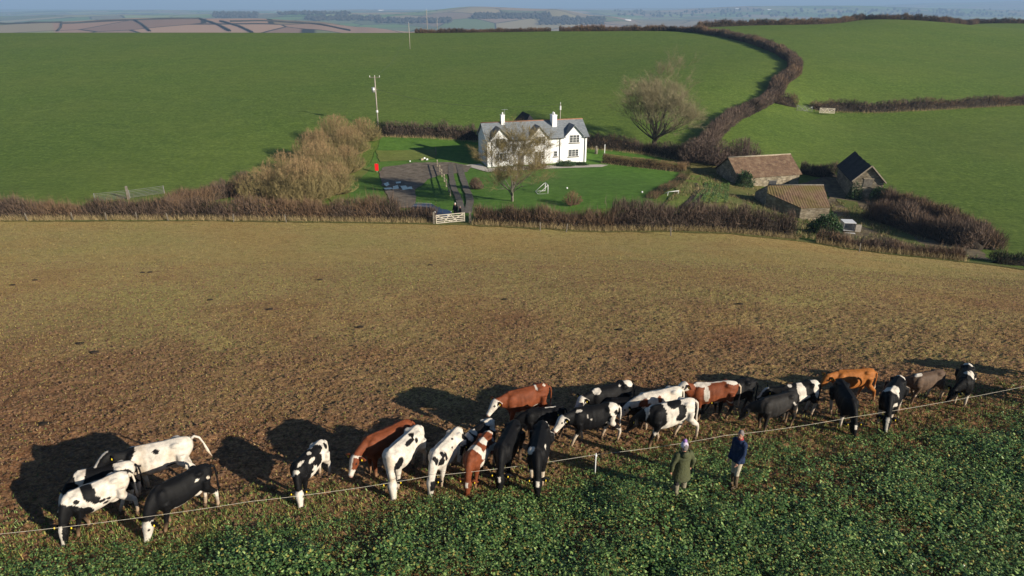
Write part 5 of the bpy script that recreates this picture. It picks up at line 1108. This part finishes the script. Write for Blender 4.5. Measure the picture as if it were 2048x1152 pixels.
    V, Fs = remesh(m, .016, 3, .5); link("trousers", organic("trousers", V, Fs), trousers, t)
    for s in (-1, 1):
        m = MB(); m.tube([kn[s].lerp(ft[s], .12), kn[s].lerp(ft[s], .5), ft[s] + Vector((-.02, 0, .10)), ft[s] + Vector((-.02, 0, 0))], [.084, .072, .055, .055], 12); m.tube([ft[s] + Vector((-.08, 0, .045)), ft[s] + Vector((.06, 0, .05)), ft[s] + Vector((.20, 0, .035))], [(.05, .045), (.055, .05), (.045, .032)], 10)
        V, Fs = remesh(m, .014, 3, .5); link("boot", organic("boot", V, Fs), boot, t)
    if hair:
        m = MB(); tmp = MB(); tmp.ball((-.018, 0, .072), (.099, .086, .102), 14, 12); tmp.ball((-.055, 0, .02), (.062, .078, .085), 12, 8); m.add([hp(v) for v in tmp.v], tmp.f); m.build("hair", hair, t, True)
    if hat:
        m = MB(); tmp = MB(); tmp.tube([(0, 0, .04), (0, 0, .075), (-.005, 0, .13), (-.01, 0, .175), (-.012, 0, .195)], [(.100, .108), (.102, .108), (.090, .098), (.055, .06), (.01, .01)], 16); m.add([hp(v) for v in tmp.v], tmp.f); h_ = m.build("hat", hat, t, True)
        m = MB(); tmp = MB(); rb = random.Random(3)
        tmp.ball((-.012, 0, .225), .052, 10, 8); tmp.v = [tuple(Vector(v) + (Vector(v) - Vector((-.012, 0, .225))) * rb.uniform(-.15, .2)) for v in tmp.v]; m.add([hp(v) for v in tmp.v], tmp.f); m.build("bobble", pom, h_, True)
    for s in (-1, 1):
        m = MB(); m.ball(tuple(hp((.078, s * .030, .045))), .010, 6, 5); m.build("eye", M['gutter'], t, True)
    return t
def stand(px, py): q = gat(px, py); return Vector((q.x, q.y, float(near_z([(q.x, q.y)])[0] + FIELD_NOISE(np.array([(q.x, q.y)]))[0]) + .03))
olive = cloth("olive_coat", (0.075, 0.082, 0.038)); navy = cloth("navy_jacket", (0.012, 0.026, 0.075)); cream = cloth("cream_trousers", (0.50, 0.44, 0.34)); brown = cloth("brown_boots", (0.14, 0.10, 0.06)); dark = cloth("dark_trousers", (0.022, 0.022, 0.024)); pale = cloth("muddy_pale_boots", (0.26, 0.23, 0.16))
lil = cloth("white_knit", (0.68, 0.60, 0.74)); pur = cloth("purple_bobble", (0.36, 0.20, 0.52)); grey = cloth("grey_hair", (0.20, 0.17, 0.17)); redc = cloth("red_collar", (0.35, 0.05, 0.05)); dk = cloth("dark_coat", (0.015, 0.015, 0.017)); wh = cloth("white_hair", (0.65, 0.62, 0.58))
person(stand(1358, 996), R(105), "person seen from behind in a long olive coat and white knit hat with purple bobble", olive, dark, pale, grey, lil, pur, coat_len=.62, H=1.60, arms=((.05, .25), (.12, .25)), stance=((-.05, .13), (.05, -.13)))
person(stand(1467, 976), R(212), "grey-haired person in navy jacket, cream trousers and brown boots beside the fence", navy, cream, brown, grey, coat_len=.84, H=1.70, head_yaw=18, head_tilt=14, arms=((.25, -.12), (.25, -.12)), stance=((.06, .09), (-.05, -.09)), collar=redc, slim=.86)
person(gat(911, 436), R(230), "white-haired person in a black coat standing behind the white gate", dk, dark, brown, wh, coat_len=.6, H=1.75)
person(gat(921, 438), R(200), "smaller dark-clothed person beside the white-haired person behind the gate", dk, navy, brown, grey, coat_len=.7, H=1.5)

# ------------------------------------------------------------------ crop, stubble
def leaves_mesh(name, P, n_leaf, size, hgt_, mats_, upr=.55, mprob=(.7, .2, .1), zfn=fz):
    """rosettes: every plant a handful of bent leaves"""
    n = len(P); k = np.repeat(np.arange(n), n_leaf); az = rng.uniform(0, 2 * math.pi, len(k)); el_ = rng.uniform(.25, 1.25, len(k)); L = size[k] * rng.uniform(.6, 1.25, len(k))
    z0 = zfn(P)[k] + hgt_[k] * rng.uniform(.2, 1.0, len(k))
    c = np.column_stack([P[k] + rng.normal(size=(len(k), 2)) * (size[k] * .55)[:, None], z0])
    d = np.column_stack([np.cos(az) * np.cos(el_), np.sin(az) * np.cos(el_), np.sin(el_) * upr]); s = np.column_stack([-np.sin(az), np.cos(az), rng.normal(size=len(k)) * .35])
    w = L * rng.uniform(.30, .46, len(k)); a0 = c; m1 = c + d * (L * .5)[:, None]; tip = c + d * L[:, None] - np.array((0, 0, 1.)) * (L * .28)[:, None]
    V = np.stack([a0, m1 - s * w[:, None], m1 + s * w[:, None] , tip], 1).reshape(-1, 3); b = np.arange(len(k)) * 4
    Fc = np.concatenate([np.column_stack([b, b + 1, b + 2]), np.column_stack([b + 1, b + 3, b + 2])])
    mi = rng.choice(len(mats_), size=len(k), p=mprob); me = arr_mesh(name, V, Fc, 3, False, np.concatenate([mi, mi])); return link(name, me, mats_)
M['kale'] = pm("kale_leaf", (0.050, 0.105, 0.026), (0.100, 0.180, 0.050), 5.0, 0.45, spec=0.3)
M['kale2'] = pm("kale_leaf_light", (0.19, 0.29, 0.075), (0.30, 0.40, 0.14), 5.0, 0.45, spec=0.4)
M['kale3'] = pm("kale_leaf_blue", (0.055, 0.125, 0.040), (0.09, 0.18, 0.06), 5.0, 0.35, spec=0.4)
M['weed'] = pm("yellow_weed", (0.20, 0.19, 0.04), (0.34, 0.28, 0.08), 5.0, 0.7)
M['stub'] = pm("olive_stubble", (0.20, 0.165, 0.045), (0.33, 0.26, 0.08), 4.0, 0.8)
M['stub2'] = pm("pale_stubble", (0.30, 0.22, 0.10), (0.42, 0.32, 0.16), 4.0, 0.8)
M['clod'] = pm("soil_clod", (0.12, 0.066, 0.038), (0.26, 0.15, 0.085), 6.0, 0.95)
N = 66000; y = rng.uniform(8.5, 23.5, N); x = rng.uniform(-1, 1, N) * 1.03 * y; P_ = np.column_stack([x, y])
cd = crop_d(P_) + noise(P_, .8, 91, 2) * .55; bare = noise(P_, .55, 92, 3); keep = (cd > 0) & (rng.random(N) < np.clip(cd / 1.3 + .12, 0, 1)) & (rng.random(N) < 1 - np.clip((bare - .12) / .45, 0, .8))
P_ = P_[keep]; cdk = cd[keep]; sz = (.045 + .030 * np.clip(cdk / 2, 0, 1)) * rng.uniform(.75, 1.2, len(P_)) * (1 + .25 * noise(P_, 1.2, 93)); ht = (.05 + .23 * np.clip(cdk / 2.0, 0, 1)) * (1 + .5 * noise(P_, 1.0, 94))
o = leaves_mesh("kale_crop", P_, 7, sz, np.abs(ht), [M['kale'], M['kale2'], M['kale3'], M['weed']], .6, (.52, .20, .20, .08)); tag(o, "dense leafy green fodder crop in the foreground", "crop", kind="stuff")
# short grass and weeds at the grazed edge
N = 95000; y = rng.uniform(8.5, 26, N); x = rng.uniform(-1, 1, N) * 1.03 * y; P_ = np.column_stack([x, y]); cd = crop_d(P_) + noise(P_, .7, 95, 2) * .9 + .25 * np.clip((x - 6) / 8, 0, 1) * 3
keep = (cd > -2.0) & (rng.random(N) < np.clip((cd + 1.9) / 1.8, .05, .85)); P_ = P_[keep]
def blades(name, P, L, Wd, mats_, prob, tilt=.45, zfn=fz):
    n = len(P); D = rng.normal(size=(n, 3)) * tilt + np.array((0, 0, 1.)); D /= np.linalg.norm(D, axis=1)[:, None]
    T = tri_twigs(np.column_stack([P, zfn(P) - .01]), D, L, Wd); V, Fc, _ = tris_to(T, 0)
    return link(name, arr_mesh(name, V, Fc, 3, False, rng.choice(len(mats_), size=n, p=prob)), mats_)
M['grassb'] = pm("short_grass", (0.060, 0.11, 0.022), (0.10, 0.155, 0.035), 4.0, 0.8)
k = np.repeat(np.arange(len(P_)), 3); Pg = P_[k] + rng.normal(size=(len(k), 2)) * .03
tag(blades("edge_grass", Pg, rng.uniform(.05, .14, len(k)), rng.uniform(.012, .03, len(k)), [M['grassb'], M['weed'], M['kale2']], (.6, .2, .2)), "short grass and weeds along the grazed edge of the crop", "grass", kind="stuff")
# chewed stalks and straw over the grazed ground
N = 420000; v_ = rng.random(N); y = 9 + (72 - 9) * v_ ** 1.0; x = rng.uniform(-1, 1, N) * 1.03 * y; P_ = np.column_stack([x, y]); cd = crop_d(P_)
keep = (cd < .6) & (y < yend(x / y) - .2) & (rng.random(N) < .55 + .45 * noise(P_, .35, 96, 2) + .35 * np.clip((y - 24) / 20, 0, .6)); P_ = P_[keep]
yy = P_[:, 1]; Ls = rng.uniform(.03, .085, len(P_)) * (1 + yy / 160)
tag(blades("grazed_stubble", P_, Ls, rng.uniform(.012, .032, len(P_)) * (1 + yy / 90), [M['stub'], M['stub2'], M['grassb']], (.70, .16, .14), 1.3), "chewed olive stubble and straw scattered over the brown soil", "stubble", kind="stuff")
# garden crop rows by the wheel ruts
rows = []
for k_ in range(5):
    f_ = k_ / 4; a_, m_, b_ = gat(1412 + 44 * f_, 368), gat(1408 + 44 * f_, 386), gat(1388 + 62 * f_, 407)
    for t_ in np.linspace(0, 1, 34): q = a_.lerp(m_, t_ * 2) if t_ < .5 else m_.lerp(b_, t_ * 2 - 1); rows.append((q.x + random.gauss(0, .12), q.y + random.gauss(0, .12)))
rows = np.array(rows); o = leaves_mesh("garden_rows", rows, 26, np.full(len(rows), .20), np.full(len(rows), .28), [M['kale'], M['kale2'], M['grassb']], .7, (.6, .2, .2), near_z)
tag(o, "striped rows of leafy green garden crop beside the wheel ruts left of the barns", "crop", kind="stuff")
# rank tufts round the barns
rg = np.array(poly_px((1300,425),(1345,395),(1375,335),(1445,350),(1440,372),(1520,380),(1600,445),(1665,405),(1700,400),(1760,440),(1985,522),(1720,492),(1560,470),(1390,448)))
q0, q1 = rg.min(0), rg.max(0); P_ = rng.uniform(0, 1, (60000, 2)) * (q1 - q0) + q0; P_ = P_[inside(P_, rg)]; P_ = P_[noise(P_, .35, 97, 2) > -.05]
M['bramble'] = pm('bramble_tufts', (.09, .075, .035), (.16, .12, .06), 2, .9)
tag(blades('rank_grass', P_, rng.uniform(.2, .7, len(P_)), rng.uniform(.03, .08, len(P_)), [M['straw'], M['bramble'], M['grassb']], (.35, .40, .25), .6, zfn=near_z), 'rank dry grass and bramble growing round the stone barns', 'grass', kind='stuff')
# clods
N = 80000; y = 9 + 40 * rng.random(N) ** 1.1; x = rng.uniform(-1, 1, N) * 1.0 * y; P_ = np.column_stack([x, y]); P_ = P_[crop_d(P_) < .4]; n = len(P_)
sz = rng.uniform(.015, .05, n) * rng.uniform(.6, 1.4, n); oct_ = np.array([(1, 0, 0), (0, 1, 0), (-1, 0, 0), (0, -1, 0), (0, 0, 1)], float)
V = (oct_[None] * (1 + rng.uniform(-.35, .35, (n, 5, 3))) + rng.uniform(-.2, .2, (n, 5, 3))) * sz[:, None, None] * np.array((1.3, 1.1, .8)); V += np.column_stack([P_, fz(P_)])[:, None]
b = np.arange(n)[:, None] * 5; Fc = np.concatenate([b + np.array(t_) for t_ in ((0, 1, 4), (1, 2, 4), (2, 3, 4), (3, 0, 4))])
tag(link("soil_clods", arr_mesh("soil_clods", V.reshape(-1, 3), Fc, 3), M['clod']), "small dark clods of soil on the trampled field", "soil", kind="stuff")
for px, py in [(25,572),(70,562),(300,545),(190,708),(160,690),(720,656),(540,622),(420,600),(285,546),(1010,600),(1240,660),(1480,610),(640,560),(860,530),(90,850)]:
    m = MB(); m.ball((0, 0, .02), (.19, .14, .05), 9, 6); q = gat(px, py); o = m.build('dung_pat', pm('dark_dung', (.02, .014, .009), (.04, .027, .017), 6, .9), None, True); o.location = (q.x, q.y, float(fz([(q.x, q.y)])[0])); tag(o, 'small dark dung pat lying on the open brown field', 'dung pat', 'dung pats on the brown field')
M['dung'] = pm("dried_dung", (0.020, 0.014, 0.009), (0.04, 0.027, 0.017), 6, .9)

# ------------------------------------------------------------------ far countryside
def far_hedge(pp, h, w, label, lo=900):
    p = [farat(px, py, lo) for px, py in pp]; P2 = []
    for a_, b_ in zip(p[:-1], p[1:]):
        n = max(2, int((b_ - a_).length / 25)); P2 += [a_.lerp(b_, i / n) for i in range(n)]
    P2.append(p[-1]); xy_ = np.array([(q.x, q.y) for q in P2]); z_ = far_z(xy_); m = MB(); hh = h * (1 + .35 * noise(xy_, .03, 3, 2))
    d = np.gradient(xy_, axis=0); d /= np.linalg.norm(d, axis=1)[:, None] + 1e-9; nn = np.column_stack([-d[:, 1], d[:, 0]]); V = []
    for i in range(len(xy_)):
        for o_, hz_ in ((-w / 2, -2), (-w * .35, hh[i] * .8), (w * .1, hh[i]), (w / 2, hh[i] * .5), (w / 2, -2)): V.append((xy_[i, 0] + nn[i, 0] * o_, xy_[i, 1] + nn[i, 1] * o_, z_[i] + hz_))
    m.add(V, [(i * 5 + k, i * 5 + k + 1, (i + 1) * 5 + k + 1, (i + 1) * 5 + k) for i in range(len(xy_) - 1) for k in range(4)])
    return tag(m.build("hedge", M['farhedge']), label, "hedge", "far hedges between the ploughed hillside fields")
M['farhedge'] = pm("far_hedge", (0.028, 0.026, 0.018), (0.05, 0.042, 0.03), .02, .95)
for pp, lb in [
    (((0,48),(60,47),(125,46)), "far hedge above the small green field at the left edge"),
    (((115,63),(122,55),(124,46)), "far hedge between the green corner field and the first ploughed field"),
    (((125,48),(200,44),(270,41),(400,38)), "far hedge along the top of the pink-brown ploughed fields"),
    (((270,41),(285,50),(300,63)), "far hedge running down between the two largest pink-brown fields"),
    (((400,39),(440,52),(460,63)), "far hedge running down right of the widest ploughed field"),
    (((440,43),(480,54),(505,66)), "second far hedge running down right of the widest ploughed field"),
    (((460,44),(540,43),(620,48),(700,62)), "far hedge along the right shoulder of the ploughed hill")]:
    far_hedge(pp, 4.0, 4.5, lb)
def wood(px0, px1, py0, py1, n, label, lo=2600, s=9):
    pts = []
    for _ in range(n): q = farat(random.uniform(px0, px1), random.uniform(py0, py1), lo); pts.append((q.x, q.y))
    P_ = np.array(pts); z_ = far_z(P_); sz = rng.uniform(.6, 1.3, n) * s
    oc = np.array([(1, 0, .3), (.3, 1, .3), (-.8, .6, .3), (-.8, -.6, .3), (.3, -1, .3), (0, 0, 1.1), (0, 0, -.8)]); V = oc[None] * (1 + rng.uniform(-.2, .2, (n, 7, 3))) * sz[:, None, None] + np.column_stack([P_, z_ + sz * .4])[:, None]
    b = np.arange(n)[:, None] * 7; T_ = [(i, (i + 1) % 5, 5) for i in range(5)] + [((i + 1) % 5, i, 6) for i in range(5)]; Fc = np.concatenate([b + np.array(t_) for t_ in T_])
    return tag(link("woodland", arr_mesh("woodland", V.reshape(-1, 3), Fc, 3), M['farhedge']), label, "woodland", kind="stuff")
wood(428, 515, 26, 36, 260, "dark far-off plantation on the left skyline")
wood(555, 700, 26, 30, 160, "thin belt of far trees on the skyline right of the plantation")
wood(750, 905, 40, 47, 260, "dark belt of wood low on the middle hill")
wood(945, 1100, 29, 38, 320, "dark conifer plantation on the round middle hill")
wood(1080, 1210, 36, 50, 260, "far dark wood sloping down to the right")
wood(610, 760, 34, 42, 200, "mixed far woodland behind the ploughed hill")
wood(1925, 1985, 40, 46, 60, "clump of far trees behind the right hilltop", 1200, 6)
wood(1230, 2048, 20, 34, 260, "scattered far woods on the right-hand blue hills", 5000, 13)
for px, py, lb in [(555,23,"tiny pale farm building on the left skyline"),(762,21,"tiny pale farmhouse on the skyline above the middle wood"),(950,36,"far white farm shed at the left end of the conifer plantation"),(1256,41,"far white farm buildings in the valley right of centre"),(1476,18,"small white far farmhouse left of the brightest one"),(1612,11,"bright white far farmhouse on the right-hand hills"),(1540,20,"small far farmhouse under the right-hand hilltop")]:
    q = farat(px, py, 2600); sc_ = q.y / 4200.; t = empty("farmhouse", (q.x, q.y, far_z([(q.x, q.y)])[0]), R(random.uniform(-25, 25)))
    m = MB(); L_, D_, E_ = 17 * sc_ ** .5, 9, 5.5; m.box(-L_, L_, 0, D_, -4, E_); m.add([(-L_, 0, E_), (-L_, D_, E_), (-L_, D_ / 2, E_ + 3)], [(0, 1, 2)]); m.add([(L_, 0, E_), (L_, D_, E_), (L_, D_ / 2, E_ + 3)], [(0, 2, 1)]); m.build("wall", M['render'], t)
    m = MB(); m.add([(-L_ - .4, -.4, E_ - .2), (L_ + .4, -.4, E_ - .2), (L_ + .4, D_ / 2, E_ + 3.2), (-L_ - .4, D_ / 2, E_ + 3.2), (L_ + .4, D_ + .4, E_ - .2), (-L_ - .4, D_ + .4, E_ - .2)], [(0, 1, 2, 3), (3, 2, 4, 5)]); m.build("roof", M['slate'], t)
    tag(t, lb, "farmhouse", "far farm buildings")

# ------------------------------------------------------------------ haze
m = MB(); m.box(-21000, 21000, -60, 19500, -420, 190)
hm = bpy.data.materials.new("haze_air"); hm.use_nodes = True; hn = hm.node_tree; hn.nodes.clear()
ho = hn.nodes.new("ShaderNodeOutputMaterial"); hv = hn.nodes.new("ShaderNodeVolumePrincipled")
hv.inputs["Color"].default_value = (0.42, 0.65, 1.0, 1); hv.inputs["Density"].default_value = 0.00017; hv.inputs["Anisotropy"].default_value = 0.0
hn.links.new(hv.outputs[0], ho.inputs["Volume"])
HAZE = m.build("haze", hm); tag(HAZE, kind="stuff")
